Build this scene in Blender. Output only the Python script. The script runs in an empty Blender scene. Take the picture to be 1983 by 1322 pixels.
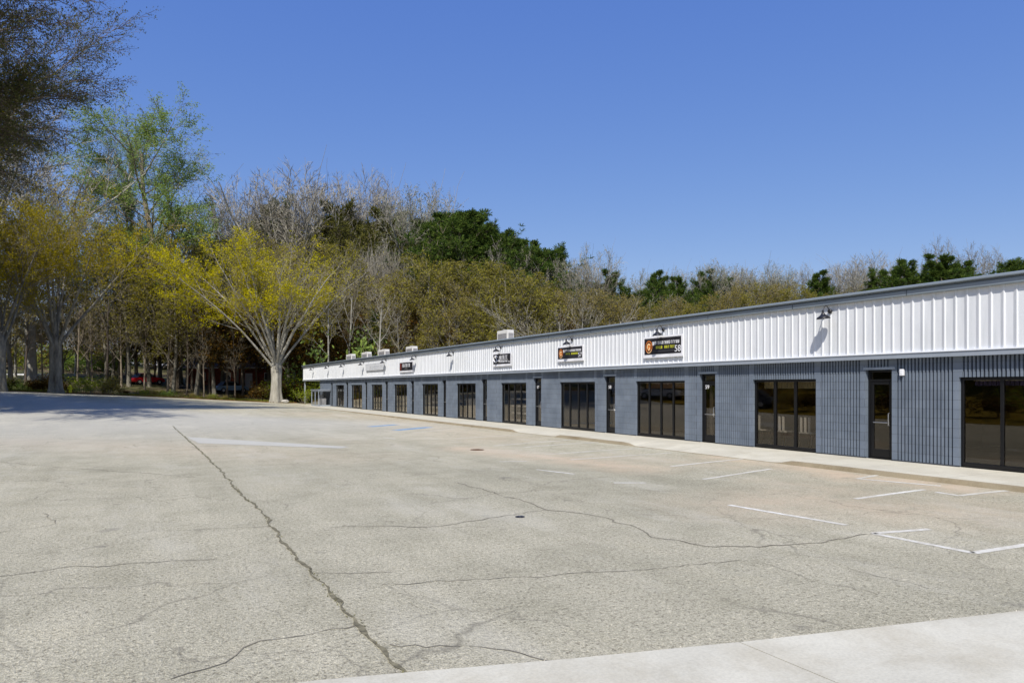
import bpy, math, random
import numpy as np
from mathutils import Vector, Matrix, noise
R = math.radians
C = bpy.context.scene.collection
# ------------------------------------------------------------------ camera frame
CAMZ = 1.85; F = 1322.0; HU, HV = 991.5, 750.0
YAW = R(28.76); CY, SY = math.cos(YAW), math.sin(YAW)
def cam2w(x, z): return (x*CY + z*SY, -x*SY + z*CY)
def ud(u, depth): return cam2w((u-HU)/F*depth, depth)
def uY(u, X):                      # Y on the plane X=const seen at column u
    xc = (u-HU)*CY + F*SY; yc = -(u-HU)*SY + F*CY
    return X*yc/xc
def sm(a, b, x):
    t = min(1, max(0, (x-a)/(b-a))); return t*t*(3-2*t)
def terrain(X, Y):
    g = sm(30, 75, Y)*(.15 + .055*min(24, max(0, 14-X)))
    if X > 15.4: g = .1*sm(30, 75, Y)
    if Y < 70: g += .055*sm(9, 13, X)*(1-sm(15.5, 18, X))*(1-sm(30, 60, Y))*sm(-30, 0, Y)
    g += .085*min(70, max(0, Y-87-0.0*X))*sm(84, 95, Y)
    g += .10*min(60, max(0, X-36))
    g += .16*min(24, max(0, -19-X))*(1-sm(55, 75, Y))
    return g
def gpt(u, v):                     # ground point seen at a pixel
    d = 20.0
    lo, hi = 2.0, 140.0
    for _ in range(40):
        m = (lo+hi)/2; X, Y = ud(u, m)
        if CAMZ - (v-HV)/F*m > terrain(X, Y): lo = m
        else: hi = m
    return ud(u, lo)
# ------------------------------------------------------------------ object helpers
def mesh_obj(name, V, Fc, mats, parent=None, mi=None, smooth=False):
    me = bpy.data.meshes.new(name)
    me.from_pydata([tuple(v) for v in V], [], [tuple(f) for f in Fc])
    if not isinstance(mats, (list, tuple)): mats = [mats]
    for m in mats: me.materials.append(m)
    if mi is not None: me.polygons.foreach_set('material_index', mi)
    if smooth: me.polygons.foreach_set('use_smooth', [True]*len(me.polygons))
    me.update()
    o = bpy.data.objects.new(name, me); C.objects.link(o)
    if parent: o.parent = parent
    return o
def tag(o, label=None, cat=None, group=None, kind=None):
    if label: o['label'] = label
    if cat: o['category'] = cat
    if group: o['group'] = group
    if kind: o['kind'] = kind
    return o
def empty(name, loc, label, cat, group=None, rz=0):
    o = bpy.data.objects.new(name, None); C.objects.link(o)
    o.location = loc; o.rotation_euler = (0, 0, rz); o.empty_display_size = .2
    return tag(o, label, cat, group)
class MB:
    def __init__(s): s.V = []; s.F = []; s.M = []
    def add(s, V, Fc, m=0):
        n = len(s.V); s.V += [tuple(v) for v in V]; s.F += [tuple(i+n for i in f) for f in Fc]; s.M += [m]*len(Fc)
    def box(s, x0, x1, y0, y1, z0, z1, m=0, bev=0):
        if bev:
            b = bev; bm_v = []
            # chamfered box: 24 verts
            xs, ys, zs = (x0, x1), (y0, y1), (z0, z1); sg = (1, -1); idx = {}
            V = []
            for i in (0, 1):
                for j in (0, 1):
                    for k in (0, 1):
                        for ax in range(3):
                            p = [xs[i]+sg[i]*b, ys[j]+sg[j]*b, zs[k]+sg[k]*b]
                            p[ax] = (xs, ys, zs)[ax][(i, j, k)[ax]]
                            idx[(i, j, k, ax)] = len(V); V.append(p)
            Fc = []
            for ax in range(3):
                o1, o2 = [a for a in range(3) if a != ax]
                for e in (0, 1):
                    q = []
                    for a, c in ((0, 0), (1, 0), (1, 1), (0, 1)):
                        t = [0, 0, 0]; t[ax] = e; t[o1] = a; t[o2] = c; q.append(idx[(*t, ax)])
                    Fc.append(q)
                for a in (0, 1):
                    for c in (0, 1):
                        t0 = [0, 0, 0]; t0[o1] = a; t0[o2] = c; t1 = list(t0); t1[ax] = 1
                        Fc.append([idx[(*t0, o1)], idx[(*t1, o1)], idx[(*t1, o2)], idx[(*t0, o2)]])
            for i in (0, 1):
                for j in (0, 1):
                    for k in (0, 1): Fc.append([idx[(i, j, k, 0)], idx[(i, j, k, 1)], idx[(i, j, k, 2)]])
            s.add(V, Fc, m); return
        V = [(x0,y0,z0),(x1,y0,z0),(x1,y1,z0),(x0,y1,z0),(x0,y0,z1),(x1,y0,z1),(x1,y1,z1),(x0,y1,z1)]
        s.add(V, [(0,3,2,1),(4,5,6,7),(0,1,5,4),(1,2,6,5),(2,3,7,6),(3,0,4,7)], m)
    def tube(s, P, Rr, n=8, m=0, cap=True):
        P = [Vector(p) for p in P]; V = []; Fc = []
        for i, p in enumerate(P):
            d = (P[min(i+1, len(P)-1)] - P[max(i-1, 0)]).normalized()
            a = d.orthogonal().normalized() if i == 0 else (a - d*a.dot(d)).normalized()
            b = d.cross(a)
            for k in range(n):
                t = 2*math.pi*k/n; V.append(p + (a*math.cos(t)+b*math.sin(t))*Rr[i])
        for i in range(len(P)-1):
            for k in range(n):
                Fc.append((i*n+k, i*n+(k+1) % n, (i+1)*n+(k+1) % n, (i+1)*n+k))
        if cap: Fc.append(tuple(range(n-1, -1, -1))); Fc.append(tuple((len(P)-1)*n+k for k in range(n)))
        s.add(V, Fc, m)
    def build(s, name, mats, parent=None, smooth=False, bev=None):
        return mesh_obj(name, s.V, s.F, mats, parent, s.M, smooth)
# ------------------------------------------------------------------ materials
def mat(name): 
    m = bpy.data.materials.new(name); m.use_nodes = True; nt = m.node_tree
    return m, nt, nt.nodes['Principled BSDF']
def N(nt, t, **k):
    n = nt.nodes.new(t)
    for a, b in k.items():
        if a in n.inputs: n.inputs[a].default_value = b
        else: setattr(n, a, b)
    return n
def ramp(nt, src, stops):
    r = N(nt, 'ShaderNodeValToRGB'); e = r.color_ramp.elements
    while len(e) > 1: e.remove(e[0])
    e[0].position = stops[0][0]; c = stops[0][1]; e[0].color = (*c, 1) if len(c) == 3 else c
    for p, c in stops[1:]:
        q = e.new(p); q.color = (*c, 1)
    nt.links.new(src, r.inputs[0]); return r.outputs[0]
def mixc(nt, fac, a, b, mode='MIX'):
    m = N(nt, 'ShaderNodeMix', data_type='RGBA', blend_type=mode)
    for s, v in ((m.inputs[0], fac), (m.inputs[6], a), (m.inputs[7], b)):
        if hasattr(v, 'links') or isinstance(v, bpy.types.NodeSocket): nt.links.new(v, s)
        elif isinstance(v, (int, float)): s.default_value = v
        else: s.default_value = (*v, 1)
    return m.outputs[2]
def coords(nt, scale=(1, 1, 1)):
    t = N(nt, 'ShaderNodeTexCoord'); mp = N(nt, 'ShaderNodeMapping'); mp.inputs['Scale'].default_value = scale
    nt.links.new(t.outputs['Object'], mp.inputs[0]); return mp.outputs[0]
def noi(nt, vec, scale, detail=4, rough=.55, dist=0):
    n = N(nt, 'ShaderNodeTexNoise'); n.inputs['Scale'].default_value = scale; n.inputs['Detail'].default_value = detail
    n.inputs['Roughness'].default_value = rough; n.inputs['Distortion'].default_value = dist
    nt.links.new(vec, n.inputs['Vector']); return n.outputs['Fac']
def bump(nt, h, bs, dist=.01, st=1):
    b = N(nt, 'ShaderNodeBump'); b.inputs['Distance'].default_value = dist; b.inputs['Strength'].default_value = st
    nt.links.new(h, b.inputs['Height']); nt.links.new(b.outputs[0], bs.inputs['Normal'])
def simple(name, col, rough=.6, metal=0, var=.12, scale=3):
    m, nt, bs = mat(name); v = coords(nt)
    f = noi(nt, v, scale, 5)
    c = ramp(nt, f, [(.3, tuple(x*(1-var) for x in col)), (.7, tuple(min(1, x*(1+var)) for x in col))])
    nt.links.new(c, bs.inputs['Base Color']); bs.inputs['Roughness'].default_value = rough; bs.inputs['Metallic'].default_value = metal
    return m
def math_(nt, op, a, b=None, c=None):
    n = N(nt, 'ShaderNodeMath', operation=op)
    for i, v in enumerate((a, b, c)):
        if v is None: continue
        if isinstance(v, bpy.types.NodeSocket): nt.links.new(v, n.inputs[i])
        else: n.inputs[i].default_value = v
    return n.outputs[0]

def asphalt_mat():
    m, nt, bs = mat('aged_asphalt'); v = coords(nt)
    big = noi(nt, v, .13, 6, .6, .4); mid = noi(nt, v, 1.1, 6, .65); fine = noi(nt, v, 26, 3, .75); grit = noi(nt, v, 75, 2, .8)
    streak = noi(nt, coords(nt, (1.2, .05, 1)), 1.2, 5, .6)
    c = ramp(nt, big, [(.3, (.42, .40, .305)), (.5, (.51, .48, .37)), (.7, (.58, .545, .42))])
    c2 = ramp(nt, mid, [(.3, (.82, .82, .80)), (.55, (1, 1, 1)), (.75, (1.0, .99, .96))])
    c = mixc(nt, 1, c, c2, 'MULTIPLY')
    c = mixc(nt, .6, c, ramp(nt, streak, [(.35, (.82, .82, .8)), (.6, (1, 1, 1))]), 'MULTIPLY')
    c = mixc(nt, .95, c, ramp(nt, fine, [(.30, (.38, .36, .33)), (.46, (.95, .94, .92)), (.6, (1.04, 1.03, 1.0)), (.70, (1.5, 1.47, 1.42))]), 'MULTIPLY')
    c = mixc(nt, .8, c, ramp(nt, grit, [(.3, (.44, .43, .375)), (.52, (1, 1, 1)), (.72, (1.45, 1.43, 1.4))]), 'MULTIPLY')
    at = N(nt, 'ShaderNodeAttribute', attribute_name='stain')
    sep = N(nt, 'ShaderNodeSeparateColor'); nt.links.new(at.outputs['Color'], sep.inputs[0])
    n2 = noi(nt, v, 1.6, 5, .7)
    sand = math_(nt, 'MULTIPLY', sep.outputs[0], ramp(nt, n2, [(.3, (.25,)*3), (.6, (1, 1, 1))]))
    c = mixc(nt, sand, c, (.60, .47, .33))
    blue = math_(nt, 'MULTIPLY', sep.outputs[1], ramp(nt, n2, [(.4, (.2,)*3), (.6, (1, 1, 1))]))
    c = mixc(nt, blue, c, (.13, .27, .46))
    # smoother, bluer asphalt toward the far side
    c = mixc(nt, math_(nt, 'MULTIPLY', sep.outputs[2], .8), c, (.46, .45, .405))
    spots = ramp(nt, noi(nt, v, 1.9, 2, .4), [(.22, (1, 1, 1)), (.29, (0, 0, 0))]); c = mixc(nt, math_(nt, 'MULTIPLY', spots, .45), c, (.16, .15, .13))
    pale = ramp(nt, noi(nt, coords(nt, (.5, .16, 1)), 1.0, 6, .7), [(.52, (0, 0, 0)), (.66, (1, 1, 1))]); c = mixc(nt, math_(nt, 'MULTIPLY', pale, .35), c, (.60, .57, .47))
    # hairline cracking
    vo = N(nt, 'ShaderNodeTexVoronoi', feature='DISTANCE_TO_EDGE'); vo.inputs['Scale'].default_value = .5
    wv = N(nt, 'ShaderNodeVectorMath', operation='MULTIPLY_ADD'); nn = N(nt, 'ShaderNodeTexNoise'); nn.inputs['Scale'].default_value = 1.6; nn.inputs['Detail'].default_value = 6
    nt.links.new(v, nn.inputs['Vector']); nt.links.new(nn.outputs['Color'], wv.inputs[0]); wv.inputs[1].default_value = (.9, .9, 0); nt.links.new(v, wv.inputs[2])
    nt.links.new(wv.outputs[0], vo.inputs['Vector'])
    ck = ramp(nt, vo.outputs['Distance'], [(0, (1, 1, 1)), (.0045, (.5, .5, .5)), (.012, (0, 0, 0))])
    gate = ramp(nt, noi(nt, v, .25, 3), [(.42, (0, 0, 0)), (.56, (1, 1, 1))])
    c = mixc(nt, math_(nt, 'MULTIPLY', math_(nt, 'MULTIPLY', ck, gate), .62), c, (.17, .155, .12))
    nt.links.new(c, bs.inputs['Base Color']); bs.inputs['Roughness'].default_value = .92
    bs.inputs['Specular IOR Level'].default_value = .25
    h = math_(nt, 'ADD', fine, grit); bump(nt, h, bs, .016, 1.0)
    return m
def concrete_mat(name, col, joints=False, dirt=.5):
    m, nt, bs = mat(name); v = coords(nt)
    c = ramp(nt, noi(nt, v, .7, 7, .65, .5), [(.3, tuple(x*.86 for x in col)), (.6, col), (.75, tuple(min(1, x*1.06) for x in col))])
    c = mixc(nt, .55, c, ramp(nt, noi(nt, v, 40, 3, .7), [(.3, (.75,)*3), (.6, (1, 1, 1))]), 'MULTIPLY')
    c = mixc(nt, dirt, c, ramp(nt, noi(nt, v, 1.1, 8, .72, .3), [(.30, (.60, .54, .44)), (.55, (1, 1, 1))]), 'MULTIPLY')
    if joints:
        sx = N(nt, 'ShaderNodeSeparateXYZ'); t = N(nt, 'ShaderNodeTexCoord'); nt.links.new(t.outputs['Object'], sx.inputs[0])
        fr = math_(nt, 'FRACT', math_(nt, 'DIVIDE', sx.outputs[1], 1.83))
        j = math_(nt, 'LESS_THAN', fr, .009); c = mixc(nt, math_(nt, 'MULTIPLY', j, .6), c, (.16, .14, .11))
    nt.links.new(c, bs.inputs['Base Color']); bs.inputs['Roughness'].default_value = .9
    bump(nt, noi(nt, v, 60, 3), bs, .004, .6)
    return m
def block_mat():
    m, nt, bs = mat('painted_fluted_block'); v = coords(nt)
    base = (.115, .165, .24)
    c = ramp(nt, noi(nt, v, 1.3, 6, .6), [(.3, (.115, .142, .182)), (.7, (.175, .208, .255))])
    t = N(nt, 'ShaderNodeTexCoord'); sx = N(nt, 'ShaderNodeSeparateXYZ'); nt.links.new(t.outputs['Object'], sx.inputs[0])
    z = math_(nt, 'DIVIDE', math_(nt, 'ADD', sx.outputs[2], .05), .203)
    jz = math_(nt, 'LESS_THAN', math_(nt, 'FRACT', z), .065)
    half = math_(nt, 'MULTIPLY', math_(nt, 'MODULO', math_(nt, 'FLOOR', z), 2), .5)
    jy = math_(nt, 'LESS_THAN', math_(nt, 'FRACT', math_(nt, 'ADD', math_(nt, 'DIVIDE', sx.outputs[1], .406), half)), .028)
    j = math_(nt, 'MAXIMUM', jz, jy)
    c = mixc(nt, math_(nt, 'MULTIPLY', j, .38), c, (.05, .058, .07))
    # each block slightly different
    wn = N(nt, 'ShaderNodeTexWhiteNoise', noise_dimensions='2D'); cb = N(nt, 'ShaderNodeCombineXYZ')
    nt.links.new(math_(nt, 'FLOOR', z), cb.inputs[0]); nt.links.new(math_(nt, 'FLOOR', math_(nt, 'ADD', math_(nt, 'DIVIDE', sx.outputs[1], .406), half)), cb.inputs[1])
    nt.links.new(cb.outputs[0], wn.inputs[0])
    c = mixc(nt, .5, c, ramp(nt, wn.outputs['Value'], [(0, (.86,)*3), (1, (1.08,)*3)]), 'MULTIPLY')
    nt.links.new(c, bs.inputs['Base Color']); bs.inputs['Roughness'].default_value = .65
    h = math_(nt, 'SUBTRACT', math_(nt, 'MULTIPLY', noi(nt, v, 60, 4, .7), .35), j)
    bump(nt, h, bs, .008, .8)
    return m
def leaf_mat(name, cols, transl=.35, rough=.6, nscale=.45):
    m, nt, bs = mat(name); nt.nodes.remove(bs)
    g = N(nt, 'ShaderNodeNewGeometry'); v = coords(nt)
    f = math_(nt, 'ADD', math_(nt, 'MULTIPLY', g.outputs['Random Per Island'], .55), math_(nt, 'MULTIPLY', noi(nt, v, nscale, 3), .6))
    k = len(cols); c = ramp(nt, f, [(.15+.7*i/(k-1), cols[i]) for i in range(k)])
    d = N(nt, 'ShaderNodeBsdfDiffuse'); t = N(nt, 'ShaderNodeBsdfTranslucent'); mx = N(nt, 'ShaderNodeMixShader'); mx.inputs[0].default_value = transl
    nt.links.new(c, d.inputs[0]); nt.links.new(c, t.inputs[0]); nt.links.new(d.outputs[0], mx.inputs[1]); nt.links.new(t.outputs[0], mx.inputs[2])
    nt.links.new(mx.outputs[0], nt.nodes['Material Output'].inputs[0]); return m
def bark_mat(name, a, b, scale=2.5):
    m, nt, bs = mat(name); v = coords(nt, (1, 1, .3))
    c = ramp(nt, noi(nt, v, scale, 6, .7), [(.3, a), (.65, b)]); nt.links.new(c, bs.inputs['Base Color']); bs.inputs['Roughness'].default_value = .95
    bump(nt, noi(nt, v, scale*5, 4, .7), bs, .05, .8); return m
def glass_mat(name, tint=.55, refl=1.0, warm=0):
    m, nt, bs = mat(name); nt.nodes.remove(bs)
    fr = N(nt, 'ShaderNodeFresnel'); ge = N(nt, 'ShaderNodeNewGeometry'); nt.links.new(math_(nt, 'SUBTRACT', 1.5, math_(nt, 'MULTIPLY', ge.outputs['Backfacing'], .8333)), fr.inputs[0])
    gl = N(nt, 'ShaderNodeBsdfGlossy'); gl.inputs['Roughness'].default_value = .015; gl.inputs[0].default_value = (.95, .95-.12*warm, .95-.3*warm, 1)
    tr = N(nt, 'ShaderNodeBsdfTransparent'); tr.inputs[0].default_value = (tint, tint*(1-.06*warm), tint*(1-.18*warm), 1)
    mx = N(nt, 'ShaderNodeMixShader'); nt.links.new(math_(nt, 'MULTIPLY', fr.outputs[0], refl), mx.inputs[0])
    nt.links.new(tr.outputs[0], mx.inputs[1]); nt.links.new(gl.outputs[0], mx.inputs[2])
    nt.links.new(mx.outputs[0], nt.nodes['Material Output'].inputs[0]); return m
def paint_line_mat():
    m, nt, bs = mat('worn_white_paint'); v = coords(nt)
    f = ramp(nt, noi(nt, v, 9, 6, .75), [(.36, (.0, .0, .0)), (.56, (1, 1, 1))])
    f2 = ramp(nt, noi(nt, v, .9, 3), [(.35, (.25,)*3), (.62, (1, 1, 1))]); c = mixc(nt, math_(nt, 'MULTIPLY', f, f2), (.45, .42, .34), (.70, .69, .63)); nt.links.new(c, bs.inputs['Base Color']); bs.inputs['Roughness'].default_value = .8; return m

M = {}
M['asphalt'] = asphalt_mat()
M['walk'] = concrete_mat('sidewalk_concrete', (.57, .54, .44), True, .35)
M['slab'] = concrete_mat('driveway_concrete', (.575, .55, .45), False, .5)
M['curb'] = concrete_mat('stained_curb', (.30, .25, .16), False, .9)
M['block'] = block_mat()
def panel_mat():
    m, nt, bs = mat('white_metal_panel'); v = coords(nt)
    c = ramp(nt, noi(nt, coords(nt, (6, 6, .5)), 1.4, 5, .6), [(.3, (.60, .62, .635)), (.5, (.68, .695, .71)), (.7, (.71, .72, .735))])
    c = mixc(nt, 1, c, ramp(nt, noi(nt, v, .5, 3), [(.3, (.94, .94, .93)), (.6, (1, 1, 1))]), 'MULTIPLY')
    nt.links.new(c, bs.inputs['Base Color']); bs.inputs['Roughness'].default_value = .42
    bump(nt, noi(nt, coords(nt, (1, 1, .6)), 2.2, 2), bs, .03, .35); return m
M['panel'] = panel_mat()
M['trimw'] = simple('white_trim', (.80, .82, .86), .4, 0, .02)
M['trim'] = simple('grey_metal_trim', (.225, .265, .30), .45, .1, .08, .8)
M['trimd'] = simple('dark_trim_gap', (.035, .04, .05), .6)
M['ltrim'] = simple('light_grey_flashing', (.30, .335, .38), .4, .1, .05)
M['frame'] = simple('black_aluminium', (.008, .008, .009), .35, .3)
M['black'] = simple('black_enamel', (.014, .014, .017), .4)
M['glass'] = glass_mat('tinted_glass', .74, 1.5, .5)
M['clear'] = glass_mat('clear_glass', .8, 1)
M['roof'] = simple('roof_membrane', (.5, .5, .5), .8)
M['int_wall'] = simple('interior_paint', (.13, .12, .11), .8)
M['int_floor'] = simple('interior_floor', (.34, .29, .22), .5)
M['white'] = simple('white_laminate', (.75, .75, .76), .4)
M['acw'] = simple('condenser_paint', (.62, .60, .54), .6, 0, .1)
M['acd'] = simple('condenser_louvre', (.22, .21, .2), .7)
M['signblack'] = simple('sign_black', (.012, .011, .015), .35)
M['signwhite'] = simple('sign_white', (.78, .78, .8), .5)
M['signyellow'] = simple('sign_yellow', (.62, .62, .04), .5)
M['orange'] = simple('sign_orange', (.55, .16, .025), .5, 0, .4, 8)
M['cream'] = simple('sign_cream', (.85, .6, .3), .5)
M['crack'] = simple('crack_dirt', (.20, .18, .135), 1, 0, .6, 5)
M['seam'] = simple('seam_dirt', (.15, .135, .085), 1, 0, .6, 12)
M['paint'] = paint_line_mat()
M['paint_dull'] = simple('concrete_patch', (.44, .43, .375), .9, 0, .05, 2)
M['blue'] = simple('faded_blue_paint', (.17, .30, .46), .9, 0, .3, 5)
M['iron'] = simple('rusty_iron', (.12, .06, .03), .9, 0, .4, 10)

def ground_mat():
    m, nt, bs = mat('leaf_litter_ground'); v = coords(nt)
    c = ramp(nt, noi(nt, v, .12, 6, .65), [(.3, (.09, .062, .03)), (.48, (.125, .095, .045)), (.58, (.11, .115, .03)), (.7, (.14, .11, .06))])
    c = mixc(nt, .8, c, ramp(nt, noi(nt, v, 4, 6, .8), [(.3, (.4,)*3), (.65, (1.2,)*3)]), 'MULTIPLY')
    nt.links.new(c, bs.inputs['Base Color']); bs.inputs['Roughness'].default_value = 1; bump(nt, noi(nt, v, 5, 6), bs, .15); return m
M['ground'] = ground_mat()
# ------------------------------------------------------------------ ground and lot
def seg_dist(px, py, a, b):
    dx, dy = b[0]-a[0], b[1]-a[1]; L = dx*dx+dy*dy
    t = 0 if L == 0 else max(0, min(1, ((px-a[0])*dx+(py-a[1])*dy)/L))
    return math.hypot(px-a[0]-t*dx, py-a[1]-t*dy)
EDGE = [(-80, 62), (-45, 60), (-25, 71), (-11, 78), (-3, 83), (3, 84), (9, 79.0), (12, 77.2), (15.4, 76.6), (40, 76.5)]
def edgeY(x):
    for (a, b), (c, d) in zip(EDGE, EDGE[1:]):
        if a <= x <= c: return b+(d-b)*(x-a)/(c-a)
    return 60
def build_ground():
    xs = [-400, -200, -120, -80, -60] + [-50+2.5*i for i in range(61)] + [110, 130, 160, 220, 320, 450]
    ys = [-300, -120, -60, -30] + [-20+2.5*i for i in range(69)] + [165, 190, 230, 320, 500]
    V = []; Fc = []
    for y in ys:
        for x in xs:
            z = terrain(x, y)
            if -52 < x < 42 and y < edgeY(max(-79, min(39, x)))+1.5 and y > -32: z -= .06
            V.append((x, y, z + (.12*noise.noise(Vector((x*.2, y*.2, 0))) if y > edgeY(max(-79, min(39, x)))+3 else 0)))
    n = len(xs)
    for j in range(len(ys)-1):
        for i in range(n-1): Fc.append((j*n+i, j*n+i+1, (j+1)*n+i+1, (j+1)*n+i))
    tag(mesh_obj('ground', V, Fc, M['ground'], smooth=True), 'brown leaf litter and rough grass around the lot', kind='structure')
    # asphalt lot
    sand = [([(900,868),(1000,880),(1120,893),(1240,908)], .55, .8), ([(1175,884),(1300,893),(1420,903)], .5, .35),
            ([(1560,903),(1650,925),(1740,930),(1860,945)], .5, .9), ([(1380,885),(1500,900),(1600,915)], .45, .7),
            ([(1450,980),(1560,965),(1700,985),(1850,990)], .9, .5), ([(0,855),(200,862),(420,872)], 1.4, .35), ([(420,868),(500,880),(640,885)], 1.2, .25),
            ([(600,800),(720,806),(860,828),(960,850)], 1.6, .35), ([(620,850),(760,862)], .7, .15), ([(1500,935),(1640,950)], .5, .35)]
    sand = [([gpt(*p) for p in P], w, s) for P, w, s in sand]
    V = []; Fc = []; col = []
    xs = [-50+1.0*i for i in range(34)] + [-16+.3*i for i in range(105)] + [15.7, 18, 25, 40]
    ys = [-30+2*i for i in range(14)] + [-2+.3*i for i in range(210)] + [61+.02*0]
    ny = 26; rows = []
    ys = ys + [None]*ny
    for j, y in enumerate(ys):
        for x in xs:
            if y is None:
                t = (j-(len(ys)-ny)+1)/ny; yy = 61 + (edgeY(x)-61)*t
            else: yy = min(y, 61) if x > -40 else min(y, 59)
            V.append((x, yy, terrain(x, yy)+.004))
            s = 0
            if 0 < yy < 80 and x > -16:
                for P, w, st in sand:
                    dd = min(seg_dist(x, yy, a, b) for a, b in zip(P, P[1:]))
                    s = max(s, st*max(0, 1-dd/(w*2.2)))
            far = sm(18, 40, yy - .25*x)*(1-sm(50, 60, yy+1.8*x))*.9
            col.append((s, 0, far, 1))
    n = len(xs)
    for j in range(len(ys)-1):
        for i in range(n-1): Fc.append((j*n+i, j*n+i+1, (j+1)*n+i+1, (j+1)*n+i))
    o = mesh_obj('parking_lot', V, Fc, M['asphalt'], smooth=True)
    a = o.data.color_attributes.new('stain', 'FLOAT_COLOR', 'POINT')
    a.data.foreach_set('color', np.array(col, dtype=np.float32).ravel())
    tag(o, 'wide cracked grey asphalt parking lot', kind='structure')
build_ground()

rng = random.Random(5)
def ribbon(mb, P, w, z=.010, jit=0, sub=.18, m=0, wj=.5):
    """flat strip along ground polyline"""
    pts = []
    for a, b in zip(P, P[1:]):
        L = math.hypot(b[0]-a[0], b[1]-a[1]); k = max(1, int(L/sub))
        for i in range(k): pts.append((a[0]+(b[0]-a[0])*i/k, a[1]+(b[1]-a[1])*i/k))
    pts.append(P[-1]); V = []; Fc = []; ph = rng.random()*50
    for i, p in enumerate(pts):
        q = pts[min(i+1, len(pts)-1)]; r = pts[max(i-1, 0)]
        dx, dy = q[0]-r[0], q[1]-r[1]; l = math.hypot(dx, dy) or 1; nx, ny = -dy/l, dx/l
        o = jit*noise.noise(Vector((p[0]*3+ph, p[1]*3, 1)))+jit*.5*noise.noise(Vector((p[0]*11+ph, p[1]*11, 1)))
        ww = w*(1+wj*noise.noise(Vector((p[0]*7, p[1]*7, ph)))*2) if jit else w
        ww = max(.0015, ww)
        x, y = p[0]+nx*o, p[1]+ny*o
        for s in (-.5, .5):
            V.append((x+nx*ww*s, y+ny*ww*s, terrain(x+nx*ww*s, y+ny*ww*s)+z))
    for i in range(len(pts)-1): Fc.append((2*i, 2*i+1, 2*i+3, 2*i+2))
    mb.add(V, Fc, m)
def build_marks():
    mb = MB()
    cr = [([(0,1118),(60,1108),(120,1100),(190,1097),(260,1093),(330,1088),(420,1083)], .016), ([(0,1030),(60,1025),(100,1018),(105,1008),(80,995)], .014),
          ([(340,1029),(400,1025),(520,1021)], .012), ([(640,1021),(760,1019),(848,1020),(950,1003),(1062,987)], .02),
          ([(885,935),(960,955),(1017,972),(1062,987),(1155,998),(1240,1025),(1265,1040),(1310,1047),(1369,1056),(1452,1059),(1541,1056),(1679,1035)], .026),
          ([(965,955),(1100,947),(1250,950),(1400,955)], .014), ([(612,1110),(700,1109),(760,1108)], .012), ([(740,1132),(870,1125),(1000,1120),(1180,1108),(1300,1098),(1430,1084)], .013),
          ([(330,1322),(352,1318),(402,1297),(451,1270),(512,1247),(594,1231),(693,1210)], .015), ([(755,1248),(900,1252),(980,1265),(1050,1280),(1130,1284)], .011),
          ([(1640,1100),(1740,1125),(1800,1140)], .009), ([(200,965),(260,962),(330,975)], .012), ([(380,925),(300,918),(120,905),(0,895)], .02),
          ([(0,932),(80,930),(160,940),(330,945)], .014), ([(1480,1090),(1560,1120),(1700,1150)], .006)]
    for P, w in cr: ribbon(mb, [gpt(*p) for p in P], w*.8, .009, .10, .09)
    tag(mb.build('pavement_cracks', M['crack']), 'thin dark cracks wandering over the asphalt', kind='structure')
    mb = MB()
    S = [(335,825),(385,870),(430,915),(470,960),(500,985),(520,1010),(555,1060),(590,1095),(620,1125),(665,1180),(700,1215),(735,1250),(775,1300),(800,1330)]
    P = [gpt(*p) for p in S]; ribbon(mb, P, .030, .011, .05, .08, wj=.8)
    tag(mb.build('paving_seam', M['seam']), 'long earth-filled paving seam running away from the camera', kind='structure')
    # dry weeds in the seam
    wb = MB(); r = random.Random(8)
    for a, b in zip(P, P[1:]):
        L = math.hypot(b[0]-a[0], b[1]-a[1])
        for i in range(int(L*16)):
            t = r.random(); x = a[0]+(b[0]-a[0])*t+r.gauss(0, .022); y = a[1]+(b[1]-a[1])*t
            if noise.noise(Vector((x*1.5, y*1.5, 0))) < -.05: continue
            z = terrain(x, y)+.004
            for k in range(3):
                an = r.random()*6.28; l = .012+.018*r.random(); w = .004
                wb.add([(x-w*math.sin(an), y+w*math.cos(an), z), (x+w*math.sin(an), y-w*math.cos(an), z), (x+l*math.cos(an), y+l*math.sin(an), z+.010+.012*r.random())], [(0, 1, 2)])
    tag(wb.build('weeds', leaf_mat('dry_weeds', [(.18,.15,.05),(.2,.19,.06),(.13,.12,.05)])), 'tiny dry weeds sprouting along the paving seam', 'weeds', kind='stuff')
    # painted lines
    mb = MB()
    L = [((1690,1033),(1885,1071)),((1885,1071),(2060,1043)),((1690,1033),(1800,1025)),((1412,978),(1640,1017)),((1661,927),(1822,941)),((1661,927),(1723,916)),
         ((1858,960),(1950,950)),((1813,953),(1858,960)),((1656,966),(1790,948)),((1300,903),(1438,889)),((1362,928),(1493,908)),((1054,880),(1241,868)),((1105,890),(1300,877)),
         ((957,863),(1105,852)),((1015,866),(1163,856)),((883,849),(1031,841)),((967,894),(1021,893)),((1038,909),(1112,918)),((1189,935),(1250,935)),((741,847),(766,850)),((800,838),(880,830))]
    for i, (a, b) in enumerate(L): ribbon(mb, [gpt(*a), gpt(*b)], .10 if i < 11 else .09, .0075)
    tag(mb.build('parking_lines', M['paint']), 'worn white parking bay lines painted on the asphalt', kind='structure')
    mb = MB(); pa = [gpt(361,846), gpt(676,865), gpt(660,868), gpt(385,858)]
    mb.add([(x, y, terrain(x, y)+.008) for x, y in pa], [(0, 3, 2, 1)])
    tag(mb.build('pavement_patch', M['paint_dull']), 'pale wedge of smooth patching on the asphalt', kind='structure')
    mb = MB(); ribbon(mb, [gpt(715,826), gpt(768,822)], .5, .0075, .0); ribbon(mb, [gpt(765,833), gpt(832,827)], .55, .0075, .0)
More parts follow.
